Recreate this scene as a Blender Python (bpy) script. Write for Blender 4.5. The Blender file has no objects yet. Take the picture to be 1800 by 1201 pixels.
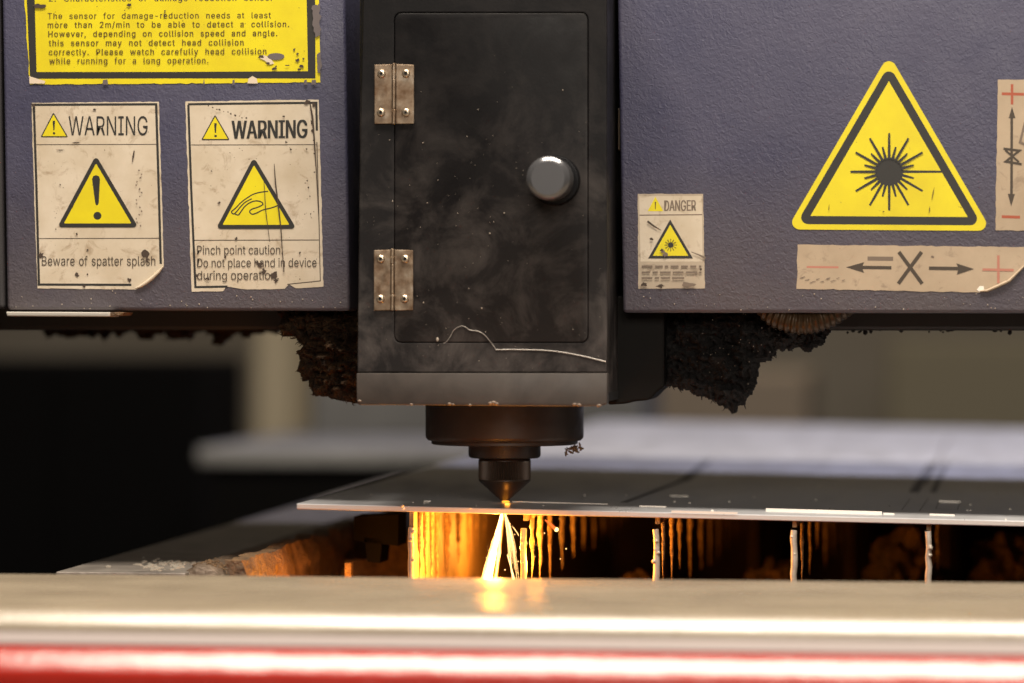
import bpy, bmesh, math, random
from mathutils import Vector, Matrix, noise

S = bpy.context.scene
C = S.collection
R = math.radians

# ------------------------------------------------------------------ camera, light, exposure
FPX = 6500.0                       # focal length in pixels of an 1800 px wide picture
DIST = 2.6
YAW = R(7.2)
PITCH = math.atan(45.5 / FPX)
fwd = Vector((-math.sin(YAW) * math.cos(PITCH), math.cos(YAW) * math.cos(PITCH), -math.sin(PITCH)))
rgt = Vector((math.cos(YAW), math.sin(YAW), 0))
upv = rgt.cross(fwd)
EYE = -fwd * DIST
cam_d = bpy.data.cameras.new('camera')
cam = bpy.data.objects.new('camera', cam_d)
C.objects.link(cam)
cam.matrix_world = Matrix(((rgt.x, upv.x, -fwd.x, EYE.x), (rgt.y, upv.y, -fwd.y, EYE.y), (rgt.z, upv.z, -fwd.z, EYE.z), (0, 0, 0, 1)))
cam_d.sensor_width = 36
cam_d.lens = FPX * 36 / 1800
cam_d.clip_start = .05
cam_d.clip_end = 60
cam_d.dof.use_dof = True
cam_d.dof.focus_distance = 2.67
cam_d.dof.aperture_fstop = 3.6
cam_d.dof.aperture_blades = 9
S.camera = cam

W = bpy.data.worlds.new('World')
S.world = W
W.use_nodes = True
W.node_tree.nodes['Background'].inputs[0].default_value = (.95, .9, .85, 1)
W.node_tree.nodes['Background'].inputs[1].default_value = .045


def area(name, loc, target, sx, sy, power, col):
    l = bpy.data.lights.new(name, 'AREA')
    l.shape = 'RECTANGLE'
    l.size, l.size_y, l.energy, l.color = sx, sy, power, col
    o = bpy.data.objects.new(name, l)
    C.objects.link(o)
    o.location = loc
    o.rotation_euler = (Vector(target) - Vector(loc)).to_track_quat('-Z', 'Y').to_euler()
    return o


area('ceiling_or_fill_lamp', (.22, -.80, 2.35), (.22, -.2, 0), 2.1, .6, 165, (1, .885, .74))
area('ceiling_or_fill_lamp', (1.2, -5.2, 1.5), (.1, 0, -.1), 3.2, 1.4, 120, (1, .90, .78))  # unseen low fill behind the camera, added to lift the shaded sheet
area('ceiling_or_fill_lamp', (.9, 3.6, 2.6), (0.5, 1.0, -.2), 1.6, .4, 78, (.74, .74, 1.0))
area('ceiling_or_fill_lamp', (.0, 5.2, 3.2), (0, 7, 0), 3.0, .6, 62, (1, .84, .62))

S.view_settings.view_transform = 'Standard'
S.view_settings.look = 'None'
S.view_settings.exposure = 0
S.view_settings.gamma = 1
S.view_settings.use_curve_mapping = False
S.render.engine = 'CYCLES'
S.cycles.use_denoising = True
S.cycles.max_bounces = 8
S.cycles.sample_clamp_indirect = 4

# ------------------------------------------------------------------ helpers


def ray(px, py):
    return (fwd + rgt * ((px - 900) / FPX) + upv * ((600.5 - py) / FPX))


def FY(px, py, Y):
    d = ray(px, py)
    return EYE + d * ((Y - EYE.y) / d.y)


def FX(px, py, X):
    d = ray(px, py)
    return EYE + d * ((X - EYE.x) / d.x)


def FZ(px, py, Z):
    d = ray(px, py)
    return EYE + d * ((Z - EYE.z) / d.z)


def proj(p):
    v = Vector(p) - EYE
    t = v.dot(fwd)
    return 900 + v.dot(rgt) / t * FPX, 600.5 - v.dot(upv) / t * FPX


def link(name, bm, mat, parent=None, smooth=False, normals=True, sharp=40):
    me = bpy.data.meshes.new(name)
    if normals:
        bmesh.ops.recalc_face_normals(bm, faces=bm.faces[:])
    bm.to_mesh(me)
    bm.free()
    if mat:
        me.materials.append(mat)
    if smooth:
        me.polygons.foreach_set('use_smooth', [True] * len(me.polygons))
        try:
            me.set_sharp_from_angle(angle=R(sharp))
        except Exception:
            pass
    o = bpy.data.objects.new(name, me)
    C.objects.link(o)
    if parent:
        o.parent = parent
        m = Matrix.Identity(4)
        p = parent
        while p:
            m = m @ Matrix.Translation(-p.location) if p.type == 'EMPTY' else m
            p = p.parent
        o.matrix_parent_inverse = m if parent.type == 'EMPTY' else Matrix.Identity(4)
    return o


def thing(name, label, cat, loc, group=None):
    o = bpy.data.objects.new(name, None)
    C.objects.link(o)
    o.empty_display_size = .02
    o.location = loc
    tag(o, label, cat, group)
    return o


def tag(o, label, cat, group=None, kind=None):
    o['label'] = label
    o['category'] = cat
    if group:
        o['group'] = group
    if kind:
        o['kind'] = kind
    return o


def area2(p):
    return sum(p[i][0] * p[(i + 1) % len(p)][1] - p[(i + 1) % len(p)][0] * p[i][1] for i in range(len(p)))


def add_prism(bm, pts3, ext):
    """closed prism from a planar loop and an extrusion vector"""
    a = [bm.verts.new(p) for p in pts3]
    b = [bm.verts.new(Vector(p) + ext) for p in pts3]
    n = len(a)
    bm.faces.new(a)
    bm.faces.new(b[::-1])
    for i in range(n):
        bm.faces.new((a[i], b[i], b[(i + 1) % n], a[(i + 1) % n]))


def add_box(bm, lo, hi):
    x0, y0, z0 = lo
    x1, y1, z1 = hi
    add_prism(bm, [(x0, y0, z0), (x1, y0, z0), (x1, y1, z0), (x0, y1, z0)], Vector((0, 0, z1 - z0)))


def bevel(bm, w, seg=2):
    bmesh.ops.bevel(bm, geom=bm.edges[:], offset=w, segments=seg, affect='EDGES', profile=.5, clamp_overlap=True)


def front_prism(pts, Y, t, bev=0, seg=2):
    """a slab with its front face at Y drawn with picture measures, going back by t"""
    bm = bmesh.new()
    add_prism(bm, [FY(x, y, Y) for x, y in pts], Vector((0, t, 0)))
    if bev:
        bmesh.ops.recalc_face_normals(bm, faces=bm.faces[:])
        bevel(bm, bev, seg)
    return bm


def add_tube(bm, pts, rad, n=6, cap=True):
    pts = [Vector(p) for p in pts]
    rads = rad if isinstance(rad, (list, tuple)) else [rad] * len(pts)
    rings = []
    ref = Vector((.31, .17, .93)).normalized()
    for i, p in enumerate(pts):
        d = (pts[min(i + 1, len(pts) - 1)] - pts[max(i - 1, 0)])
        if d.length < 1e-9:
            d = Vector((0, 0, 1))
        d.normalize()
        u = d.cross(ref)
        if u.length < .05:
            u = d.cross(Vector((1, 0, 0)))
        u.normalize()
        v = d.cross(u)
        rings.append([bm.verts.new(p + (u * math.cos(2 * math.pi * k / n) + v * math.sin(2 * math.pi * k / n)) * rads[i]) for k in range(n)])
    for a, b in zip(rings, rings[1:]):
        for k in range(n):
            bm.faces.new((a[k], a[(k + 1) % n], b[(k + 1) % n], b[k]))
    if cap:
        bm.faces.new(rings[0][::-1])
        bm.faces.new(rings[-1])


def add_lathe(bm, c, axis, prof, n=48, rfun=None):
    """prof: (radius, offset along axis)"""
    c = Vector(c)
    axis = Vector(axis).normalized()
    u = axis.orthogonal().normalized()
    v = axis.cross(u)
    rings = []
    for r, h in prof:
        if r <= 1e-7:
            rings.append([bm.verts.new(c + axis * h)])
            continue
        ring = []
        for k in range(n):
            a = 2 * math.pi * k / n
            rr = r if rfun is None else rfun(r, h, k, a)
            ring.append(bm.verts.new(c + axis * h + (u * math.cos(a) + v * math.sin(a)) * rr))
        rings.append(ring)
    for a, b in zip(rings, rings[1:]):
        for k in range(n):
            k2 = (k + 1) % n
            if len(a) == 1 and len(b) == 1:
                continue
            if len(a) == 1:
                bm.faces.new((a[0], b[k], b[k2]))
            elif len(b) == 1:
                bm.faces.new((a[k], a[k2], b[0]))
            else:
                bm.faces.new((a[k], a[k2], b[k2], b[k]))
    if len(rings[0]) > 1:
        bm.faces.new(rings[0][::-1])
    if len(rings[-1]) > 1:
        bm.faces.new(rings[-1])


def rrect(x0, y0, x1, y1, r, n=6):
    out = []
    for cx, cy, a0 in ((x1 - r, y0 + r, -90), (x1 - r, y1 - r, 0), (x0 + r, y1 - r, 90), (x0 + r, y0 + r, 180)):
        for k in range(n + 1):
            a = R(a0 + 90 * k / n)
            out.append((cx + r * math.cos(a), cy + r * math.sin(a)))
    return out


def round_poly(pts, r, n=6):
    out = []
    m = len(pts)
    for i in range(m):
        p = Vector(pts[i])
        a = (Vector(pts[i - 1]) - p)
        b = (Vector(pts[(i + 1) % m]) - p)
        ang = a.angle(b)
        a.normalize()
        b.normalize()
        cut = r / math.tan(ang / 2)
        c = p + (a + b).normalized() * (r / math.sin(ang / 2))
        s, e = p + a * cut - c, p + b * cut - c
        t0 = math.atan2(s.y, s.x)
        dt = math.atan2(e.y, e.x) - t0
        dt = (dt + math.pi) % (2 * math.pi) - math.pi
        for k in range(n + 1):
            t = t0 + dt * k / n
            out.append((c.x + r * math.cos(t), c.y + r * math.sin(t)))
    return out


def inset_tri(pts, d):
    """triangle moved inwards by d"""
    out = []
    for i in range(3):
        p = Vector(pts[i])
        a = (Vector(pts[i - 1]) - p).normalized()
        b = (Vector(pts[(i + 1) % 3]) - p).normalized()
        out.append(tuple(p + (a + b).normalized() * (d / math.sin(a.angle(b) / 2))))
    return out


def jag(pts, amp, step, seed, rough=1):
    rnd = random.Random(seed)
    out = []
    m = len(pts)
    for i in range(m):
        a, b = Vector(pts[i]), Vector(pts[(i + 1) % m])
        L = (b - a).length
        n = max(1, int(L / step))
        nrm = Vector((-(b - a).y, (b - a).x)) / max(L, 1e-6)
        for k in range(n):
            o = 0 if k == 0 else rnd.gauss(0, amp) * (1 if rnd.random() < rough else .2)
            t = (k + (0 if k == 0 else rnd.uniform(-.35, .35))) / n
            out.append(tuple(a + (b - a) * t + nrm * o))
    return out


# ------------------------------------------------------------------ materials


def mat(name, col, rough=.5, metal=0, spec=.5, emit=None, estr=0):
    m = bpy.data.materials.new(name)
    m.use_nodes = True
    b = m.node_tree.nodes['Principled BSDF']
    b.inputs['Base Color'].default_value = (*col, 1)
    b.inputs['Roughness'].default_value = rough
    b.inputs['Metallic'].default_value = metal
    b.inputs['Specular IOR Level'].default_value = spec
    if emit:
        b.inputs['Emission Color'].default_value = (*emit, 1)
        b.inputs['Emission Strength'].default_value = estr
    return m


class NT:
    """small node builder on object coordinates (metres)"""

    def __init__(s, m):
        s.m = m
        s.t = m.node_tree
        s.b = s.t.nodes['Principled BSDF']
        s.co = s.t.nodes.new('ShaderNodeTexCoord').outputs['Object']

    def noise(s, scale, detail=4, rough=.55, stretch=None, dist=0, off=0):
        n = s.t.nodes.new('ShaderNodeTexNoise')
        n.inputs['Scale'].default_value = scale
        n.inputs['Detail'].default_value = detail
        n.inputs['Roughness'].default_value = rough
        n.inputs['Distortion'].default_value = dist
        mp = s.t.nodes.new('ShaderNodeMapping')
        mp.inputs['Location'].default_value = (off, off * .7, off * .3)
        if stretch:
            mp.inputs['Scale'].default_value = stretch
        s.t.links.new(s.co, mp.inputs[0])
        s.t.links.new(mp.outputs[0], n.inputs['Vector'])
        return n.outputs['Fac']

    def ramp(s, fac, stops, const=False):
        r = s.t.nodes.new('ShaderNodeValToRGB')
        if const:
            r.color_ramp.interpolation = 'CONSTANT'
        els = r.color_ramp.elements
        while len(els) < len(stops):
            els.new(.5)
        for e, (p, c) in zip(els, stops):
            e.position = p
            e.color = (*c, 1) if isinstance(c, tuple) else (c, c, c, 1)
        s.t.links.new(fac, r.inputs[0])
        return r.outputs[0]

    def mix(s, fac, a, b, mode='MIX'):
        n = s.t.nodes.new('ShaderNodeMix')
        n.data_type = 'RGBA'
        n.blend_type = mode
        for sock, v in ((n.inputs[0], fac), (n.inputs[6], a), (n.inputs[7], b)):
            if isinstance(v, (int, float)):
                sock.default_value = v
            elif isinstance(v, tuple):
                sock.default_value = (*v, 1)
            else:
                s.t.links.new(v, sock)
        return n.outputs[2]

    def axis(s, ax, lo, hi):
        sep = s.t.nodes.new('ShaderNodeSeparateXYZ')
        s.t.links.new(s.co, sep.inputs[0])
        mr = s.t.nodes.new('ShaderNodeMapRange')
        mr.inputs[1].default_value = lo
        mr.inputs[2].default_value = hi
        s.t.links.new(sep.outputs[ax], mr.inputs[0])
        return mr.outputs[0]

    def math(s, op, a, b):
        n = s.t.nodes.new('ShaderNodeMath')
        n.operation = op
        for sock, v in ((n.inputs[0], a), (n.inputs[1], b)):
            if isinstance(v, (int, float)):
                sock.default_value = v
            else:
                s.t.links.new(v, sock)
        return n.outputs[0]

    def color(s, v):
        s.t.links.new(v, s.b.inputs['Base Color'])

    def rough(s, v):
        s.t.links.new(v, s.b.inputs['Roughness'])

    def bump(s, h, strength, dist):
        n = s.t.nodes.new('ShaderNodeBump')
        n.inputs['Strength'].default_value = strength
        n.inputs['Distance'].default_value = dist
        s.t.links.new(h, n.inputs['Height'])
        s.t.links.new(n.outputs[0], s.b.inputs['Normal'])


def zpx(y, Y=0.0):
    return FY(900, y, Y).z


# blue grey hammered paint of the covers
M_blue = mat('blue_grey_paint', (.06, .058, .1), .5)
n = NT(M_blue)
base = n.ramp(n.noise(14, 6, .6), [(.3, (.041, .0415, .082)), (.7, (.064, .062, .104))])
grime_glow = n.math('MULTIPLY', n.axis(2, zpx(270), zpx(560)), n.ramp(n.noise(9, 5, .6, off=3), [(.25, .35), (.75, 1.0)]))  # brown grime with reflected spark glow painted in towards the bottom
base = n.mix(grime_glow, base, (.110, .092, .088))
chip = n.ramp(n.noise(160, 4, .7, off=7), [(.68, 0.0), (.74, 1.0)])
base = n.mix(n.math('MULTIPLY', chip, .5), base, (.035, .03, .04))
n.color(base)
n.rough(n.ramp(n.noise(40, 3), [(.3, .38), (.7, .6)]))
n.bump(n.noise(360, 3, .5, dist=.8), .48, .0010)

M_dark_panel = mat('dark_side_panel', (.02, .018, .02), .6)

# sooty black head
M_head = mat('sooty_black_paint', (.01, .01, .01), .45, spec=.2)
n = NT(M_head)
dust = n.axis(2, zpx(120), zpx(700))
sm = n.ramp(n.noise(24, 7, .68, dist=.5), [(.45, 0.0), (.74, 1.0)])
sm2 = n.ramp(n.noise(7, 3, .5, off=5), [(.3, .1), (.75, 1.0)])
base = n.mix(n.math('MULTIPLY', dust, sm2), (.0035, .0031, .0038), (.021, .0175, .017))
base = n.mix(n.math('MULTIPLY', n.math('MULTIPLY', sm, n.math('ADD', dust, .12)), 1.0), base, (.082, .071, .067))
n.color(base)
n.rough(n.ramp(n.noise(28, 5, .6, off=2), [(.3, .36), (.7, .62)]))
n.bump(n.noise(500, 3), .12, .0006)

M_head_low = mat('dusty_grey_cover', (.07, .055, .047), .5)
n = NT(M_head_low)
n.color(n.ramp(n.noise(22, 6, .62, dist=.8), [(.3, (.032, .026, .0235)), (.7, (.068, .057, .050))]))
n.rough(n.ramp(n.noise(30, 4), [(.3, .4), (.7, .6)]))

M_soot = mat('soot', (.006, .005, .005), .75, spec=.25)
M_nozzle = mat('dark_burnt_steel', (.03, .022, .016), .42, spec=.5)
n = NT(M_nozzle)
n.color(n.ramp(n.noise(60, 5, .6), [(.3, (.017, .012, .009)), (.75, (.034, .024, .017))]))
n.rough(n.ramp(n.noise(90, 4), [(.3, .34), (.7, .55)]))
M_tip = mat('burnt_brown_tip', (.05, .032, .022), .36, metal=.35)

M_hinge = mat('tarnished_hinge_steel', (.3, .24, .18), .38, metal=.85)
n = NT(M_hinge)
n.color(n.ramp(n.noise(110, 5, .65), [(.32, (.16, .095, .055)), (.56, (.32, .24, .17)), (.75, (.50, .43, .35))]))
n.rough(n.ramp(n.noise(160, 4), [(.3, .28), (.7, .5)]))
M_screw = mat('screw_steel', (.62, .52, .40), .28, metal=.9)
M_socket = mat('screw_socket_black', (.01, .008, .007), .7)
M_knob = mat('polished_knob_steel', (.16, .16, .17), .2, metal=.65)
M_scratch = mat('scratched_bright_metal', (.36, .33, .30), .45, metal=.2)
M_spatter = mat('spatter_beads', (.34, .29, .24), .45)


def paper(name, c1, c2, stain, lo=.60):
    m = mat(name, c1, .5)
    n = NT(m)
    b = n.ramp(n.noise(30, 5, .6), [(.3, c1), (.72, c2)])
    st = n.ramp(n.noise(70, 6, .7, off=4, dist=.7), [(lo, 0.0), (lo + .12, 1.0)])
    b = n.mix(n.math('MULTIPLY', st, .7), b, stain)
    sp = n.ramp(n.noise(420, 3, .6, off=9), [(.70, 0.0), (.74, 1.0)])
    b = n.mix(n.math('MULTIPLY', sp, .65), b, (.08, .05, .03))
    n.color(b)
    n.rough(n.ramp(n.noise(50, 4), [(.3, .35), (.7, .6)]))
    return m


M_cream = paper('aged_white_vinyl', (.60, .525, .42), (.48, .40, .29), (.30, .22, .14), .55)
M_cream_dirty = paper('dirty_white_vinyl', (.44, .37, .28), (.34, .27, .20), (.18, .13, .09), .55)
M_beige = paper('beige_tape', (.43, .335, .235), (.34, .26, .175), (.18, .13, .09), .58)
M_yellow = mat('warning_yellow', (.74, .56, .008), .45)
n = NT(M_yellow)
b = n.ramp(n.noise(25, 5, .6), [(.3, (.70, .60, .004)), (.7, (.60, .49, .006))])
sp = n.ramp(n.noise(330, 4, .65, off=6), [(.70, 0.0), (.75, 1.0)])
n.color(n.mix(n.math('MULTIPLY', sp, .75), b, (.12, .07, .02)))
M_ink = mat('black_print', (.018, .017, .015), .5)
M_ink_soft = mat('worn_brown_print', (.05, .036, .024), .55)
M_ink_yel = mat('worn_print_on_yellow', (.10, .062, .006), .5)
M_ink_grey = mat('faded_grey_print', (.16, .12, .09), .6)
M_red = mat('red_print', (.34, .075, .035), .55)
M_red_faded = mat('faded_red_print', (.42, .17, .12), .55)
M_torn = mat('torn_label_backing', (.62, .52, .40), .55)
M_dirt = mat('burn_stain', (.05, .032, .022), .7)
M_bare = mat('bare_scratched_paint', (.12, .10, .10), .5)

# slag, sheet, rails
M_slag = mat('slag_crust', (.2, .14, .08), .5)
n = NT(M_slag)
n.color(n.ramp(n.noise(260, 5, .7), [(.3, (.05, .028, .012)), (.55, (.24, .15, .065)), (.75, (.52, .37, .17))]))
n.rough(n.ramp(n.noise(300, 3), [(.3, .3), (.7, .6)]))
n.bump(n.noise(350, 4, .7), .9, .003)
M_slat = mat('slat_edge_steel', (.42, .38, .32), .45, metal=.2)
n = NT(M_slat)
n.color(n.ramp(n.noise(140, 5, .6), [(.3, (.34, .29, .23)), (.7, (.55, .50, .43))]))
M_slat_side = mat('slat_side_crust', (.1, .06, .03), .6)
n = NT(M_slat_side)
n.color(n.ramp(n.noise(90, 6, .65, stretch=(1, 1, .25)), [(.3, (.13, .08, .04)), (.7, (.36, .25, .13))]))
n.bump(n.noise(200, 4, .7, stretch=(1, 1, .3)), .8, .004)

M_sheet = mat('steel_sheet', (.3, .29, .29), .42, metal=.45)
n = NT(M_sheet)
n.color(n.ramp(n.noise(5, 6, .6, stretch=(3, .6, 1)), [(.3, (.54, .545, .57)), (.7, (.66, .665, .69))]))
n.rough(n.ramp(n.noise(12, 5, .6, stretch=(4, .6, 1), off=2), [(.3, .27), (.7, .36)]))
M_sheet_edge = mat('cut_steel_edge', (.62, .58, .55), .35, metal=.4)
M_kerf = mat('bright_cut_kerf', (.82, .76, .68), .4, metal=.2)
M_kerf_dark = mat('dark_cut_kerf', (.20, .19, .19), .6)

M_rail = mat('worn_cream_steel', (.3, .25, .2), .2, spec=.8)
n = NT(M_rail)
n.color(n.ramp(n.noise(9, 6, .62, stretch=(1, 3, 1)), [(.3, (.245, .198, .142)), (.7, (.345, .287, .21))]))
n.rough(n.ramp(n.noise(15, 5, .6, off=3), [(.3, .20), (.7, .33)]))
n.bump(n.noise(60, 4, .6), .06, .002)
M_rail_face = mat('rail_grey_face', (.42, .36, .345), .5)
M_redpaint = mat('glossy_red_paint', (.36, .018, .01), .22, spec=.6)
n = NT(M_redpaint)
n.color(n.ramp(n.noise(12, 4), [(.3, (.30, .013, .006)), (.7, (.36, .018, .009))]))
n.bump(n.noise(38, 4, .6), .22, .003)
M_side = mat('side_rail_steel', (.26, .24, .22), .4, metal=.5)
n = NT(M_side)
n.color(n.ramp(n.noise(40, 6, .65), [(.3, (.17, .15, .135)), (.7, (.38, .34, .30))]))
n.bump(n.noise(120, 5, .7), .4, .002)
M_crust = mat('rusty_spatter_crust', (.16, .09, .045), .6)
n = NT(M_crust)
n.color(n.ramp(n.noise(120, 6, .7), [(.3, (.04, .022, .011)), (.7, (.20, .115, .05))]))
n.bump(n.noise(160, 5, .7), 1, .004)
M_fluff = mat('soot_fluff', (.02, .014, .01), .85, spec=.2)
n = NT(M_fluff)
n.color(n.ramp(n.noise(120, 5, .7), [(.35, (.010, .007, .005)), (.7, (.055, .032, .018))]))
M_fluff_rust = mat('rusty_fluff', (.12, .06, .025), .85, spec=.2)
n = NT(M_fluff_rust)
n.color(n.ramp(n.noise(110, 5, .7), [(.36, (.010, .006, .004)), (.62, (.05, .026, .011)), (.82, (.22, .12, .05))]))
M_fluff_black = mat('black_soot_fluff', (.008, .007, .007), .8, spec=.3)
M_hose = mat('hose_brass_brown', (.06, .035, .016), .4, metal=.4)

# ------------------------------------------------------------------ the hall behind
bm = bmesh.new()
add_box(bm, (-9, -4, -1.1), (9, 9.2, -1.0))
M_floor = mat('dark_hall_floor', (.05, .047, .045), .6)
n = NT(M_floor)
n.color(n.ramp(n.noise(3, 5), [(.3, (.035, .033, .032)), (.7, (.065, .06, .056))]))
o = link('floor', bm, M_floor)
tag(o, 'dark floor of the workshop hall behind the cutting bed', 'floor', kind='structure')
bm = bmesh.new()
add_box(bm, (-9, 8.0, -1.0), (9, 8.2, 4.5))
M_wall = mat('hall_wall_paint', (.2, .17, .14), .7)
n = NT(M_wall)
n.color(n.ramp(n.noise(.9, 3, .5), [(.3, (.145, .125, .10)), (.7, (.205, .188, .162))]))
o = link('hall_wall', bm, M_wall)
tag(o, 'blurred brown beige hall wall behind the machine', 'wall', kind='structure')

M_pillar = mat('cream_pillar_paint', (.52, .44, .29), .6)
o = link('hall_pillar', front_prism([(446, 400), (512, 400), (512, 1000), (446, 1000)], 5.6, .3, .01), M_pillar)
tag(o, 'cream painted pillar behind the dark cabinet', 'pillar', kind='structure')

M_black = mat('matt_black_steel', (.0035, .0032, .003), .8, spec=.06)
cab = thing('storage_cabinet', 'large matt black cabinet standing behind the bed under the warning stickers', 'cabinet', FY(200, 1000, 4.2))
link('body', front_prism([(-250, 632), (352, 632), (352, 1060), (-250, 1060)], 4.2, .42, .01), M_black, cab)
link('door', front_prism([(-240, 640), (90, 640), (90, 1050), (-240, 1050)], 4.185, .013, .003), M_black, cab)
link('door', front_prism([(96, 640), (344, 640), (344, 1050), (96, 1050)], 4.185, .013, .003), M_black, cab)

M_bench = mat('bench_top_grey', (.40, .39, .37), .6)
n = NT(M_bench)
n.color(n.ramp(n.noise(7, 4, .6), [(.32, (.13, .125, .12)), (.68, (.29, .285, .275))]))
be = thing('workbench', 'blurred pale grey bench with a black base between cabinet and sheet', 'bench', FY(560, 1000, 2.9))
bt = bmesh.new()
zb = FY(600, 788, 2.9).z
xa, xb = FY(345, 818, 2.9).x, FY(1180, 818, 2.9).x
add_box(bt, (xa, 2.9, zb - .026), (xb, 3.9, zb))
bevel(bt, .006)
link('bench_top', bt, M_bench, be)
bt = bmesh.new()
add_box(bt, (xa + .02, 2.93, -1.0), (xb - .02, 3.85, zb - .026))
link('base', bt, M_black, be)

M_crate = mat('grey_crate_paint', (.13, .13, .13), .6)
n = NT(M_crate)
n.color(n.ramp(n.noise(6, 3), [(.3, (.085, .085, .083)), (.7, (.15, .148, .142))]))
o = link('grey_crate', front_prism([(545, 640), (1130, 640), (1130, 775), (545, 775)], 3.45, .35, .012), M_crate)
tag(o, 'blurred grey crate on the pale bench behind the cutting head', 'crate')
o = link('cardboard_box', front_prism([(1150, 655), (1420, 655), (1420, 800), (1150, 800)], 5.2, .5, .012), mat('brown_card', (.24, .19, .13), .8))
tag(o, 'blurred brown box standing in front of the hall wall', 'box')
o = link('steel_locker', front_prism([(1560, 600), (1960, 600), (1960, 900), (1560, 900)], 6.4, .5, .012), mat('olive_locker_paint', (.17, .15, .10), .6))
tag(o, 'blurred olive brown locker against the hall wall', 'locker')

# ------------------------------------------------------------------ cutting bed: front rail
fr = thing('front_rail', 'cream topped front rail with glossy red lower body below the sparks', 'machine rail', (0, -.45, -.3))


def xprofile(pts, x0, x1, ny=1):
    bm = bmesh.new()
    add_prism(bm, [(x0, y, z) for y, z in pts], Vector((x1 - x0, 0, 0)))
    return bm


zt = zpx(1017, -.15)
ztf = zt
prof = [(-.15, zt), (-.4385, zt)]
yy, zz = prof[-1]
for el, st in ((80, .0012), (66, .0012), (54, .0012), (49, .002), (46.5, .002), (44.5, .002), (42.5, .002), (40, .002), (25, .0013), (10, .0013), (3, .0013)):
    yy, zz = yy - st * math.sin(R(el)), zz - st * math.cos(R(el))
    prof.append((yy, zz))
yfront = yy
zface = zpx(1141, yfront)
prof += [(yfront - .0001, zface), (-.15, zface)]
o = link('top_plate', xprofile(prof, -1.5, 1.5), M_rail, fr, smooth=True)
bm = xprofile([(yfront - .0003, zface + .0004), (yfront - .0003, zz - .0002), (yfront - .0008, zz - .0002), (yfront - .0040, zface + .0004)], -1.5, 1.5)
link('grey_edging', bm, M_rail_face, fr)
# red body with a rounded shoulder
y0 = yfront - .0042
z0 = zface - .0008
prof = [(-.16, z0), (y0, z0)]
for el, st in ((70, .0012), (56, .0014), (50, .0022), (48, .0023), (46, .0023), (44.5, .0023), (43, .0023), (41.5, .0023), (40, .0022), (37, .0016), (29, .0014), (18, .0014), (9, .0014)):
    yy, zz = prof[-1]
    prof.append((yy - st * math.sin(R(el)), zz - st * math.cos(R(el))))
yy, zz = prof[-1]
prof += [(yy - .0015, zz - .012), (yy - .0016, -.45), (-.16, -.45)]
link('red_body', xprofile(prof, -1.5, 1.5), M_redpaint, fr, smooth=True)

# ------------------------------------------------------------------ bed: side rail, pipe, inner plate
zr = FY(200, 1005, .04).z
xl, xr_ = FZ(95, 1006, zr).x, FZ(320, 1009, zr).x
yf = FZ(200, 1006, zr).y
sr = thing('side_rail', 'flat dark steel side rail with a bright spattered end running into the bed', 'machine rail', (xl, yf, zr - .2))
bm = bmesh.new()
add_box(bm, (xl, yf, zr - .0035), (xr_, 1.6, zr))
bevel(bm, .0008)
link('top_bar', bm, M_side, sr)
bm = bmesh.new()
add_box(bm, (xl + .01, yf + .012, zr - .25), (xr_ - .004, 1.6, zr - .0036))
link('web', bm, M_black, sr)
rnd = random.Random(5)
bm = bmesh.new()
for k in range(90):
    c = FZ(rnd.gauss(285, 26), rnd.gauss(993, 4), zr)
    c.x = min(max(c.x, xl + .006), xr_ - .004)
    c.y = max(c.y, yf + .004)
    r = rnd.uniform(.0006, .0022)
    bmesh.ops.create_icosphere(bm, subdivisions=1, radius=r, matrix=Matrix.Translation(c + Vector((0, 0, r * .2))) @ Matrix.Diagonal((1.3, 1.3, .7, 1)))
o = link('spatter_crust', bm, mat('bright_spatter', (.5, .45, .38), .35, metal=.5), sr, smooth=True)
o['kind'] = 'stuff'

RP = .0185
cp = FZ(368, 1001, zr)
cp = Vector((cp.x, yf + .012, zr - RP + .0055))
pi_ = thing('bed_pipe', 'thick round worn pipe crusted with spatter beside the flat side rail', 'pipe', cp - Vector((0, 0, .1)))
bm = bmesh.new()


def rough_r(r, h, k, a):
    return r * (1 + .05 * noise.fractal(Vector((math.cos(a) * 2.2, math.sin(a) * 2.2, h * 40)), 1, 2, 3))


add_lathe(bm, cp, (0, 1, 0), [(0, 0), (RP * .6, 0), (RP * .88, .002), (RP * .99, .006)] + [(RP, .01 + .012 * k) for k in range(120)], 36, rough_r)
M_pipe = mat('worn_pipe_steel', (.12, .09, .07), .45, metal=.3)
n = NT(M_pipe)
n.color(n.ramp(n.noise(90, 6, .7), [(.3, (.07, .048, .032)), (.7, (.20, .15, .11))]))
n.bump(n.noise(170, 5, .7), .6, .003)
link('pipe_wall', bm, M_pipe, pi_, smooth=True)
bm = bmesh.new()
for k in range(120):
    a = rnd.uniform(-.5, 1.0)
    r = rnd.uniform(.0004, .0016)
    p = cp + Vector((RP * math.sin(a), abs(rnd.gauss(.0, .03)) + .006, RP * math.cos(a)))
    bmesh.ops.create_icosphere(bm, subdivisions=1, radius=r, matrix=Matrix.Translation(p))
o = link('spatter_crust', bm, M_crust, pi_, smooth=True)
o['kind'] = 'stuff'

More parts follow.
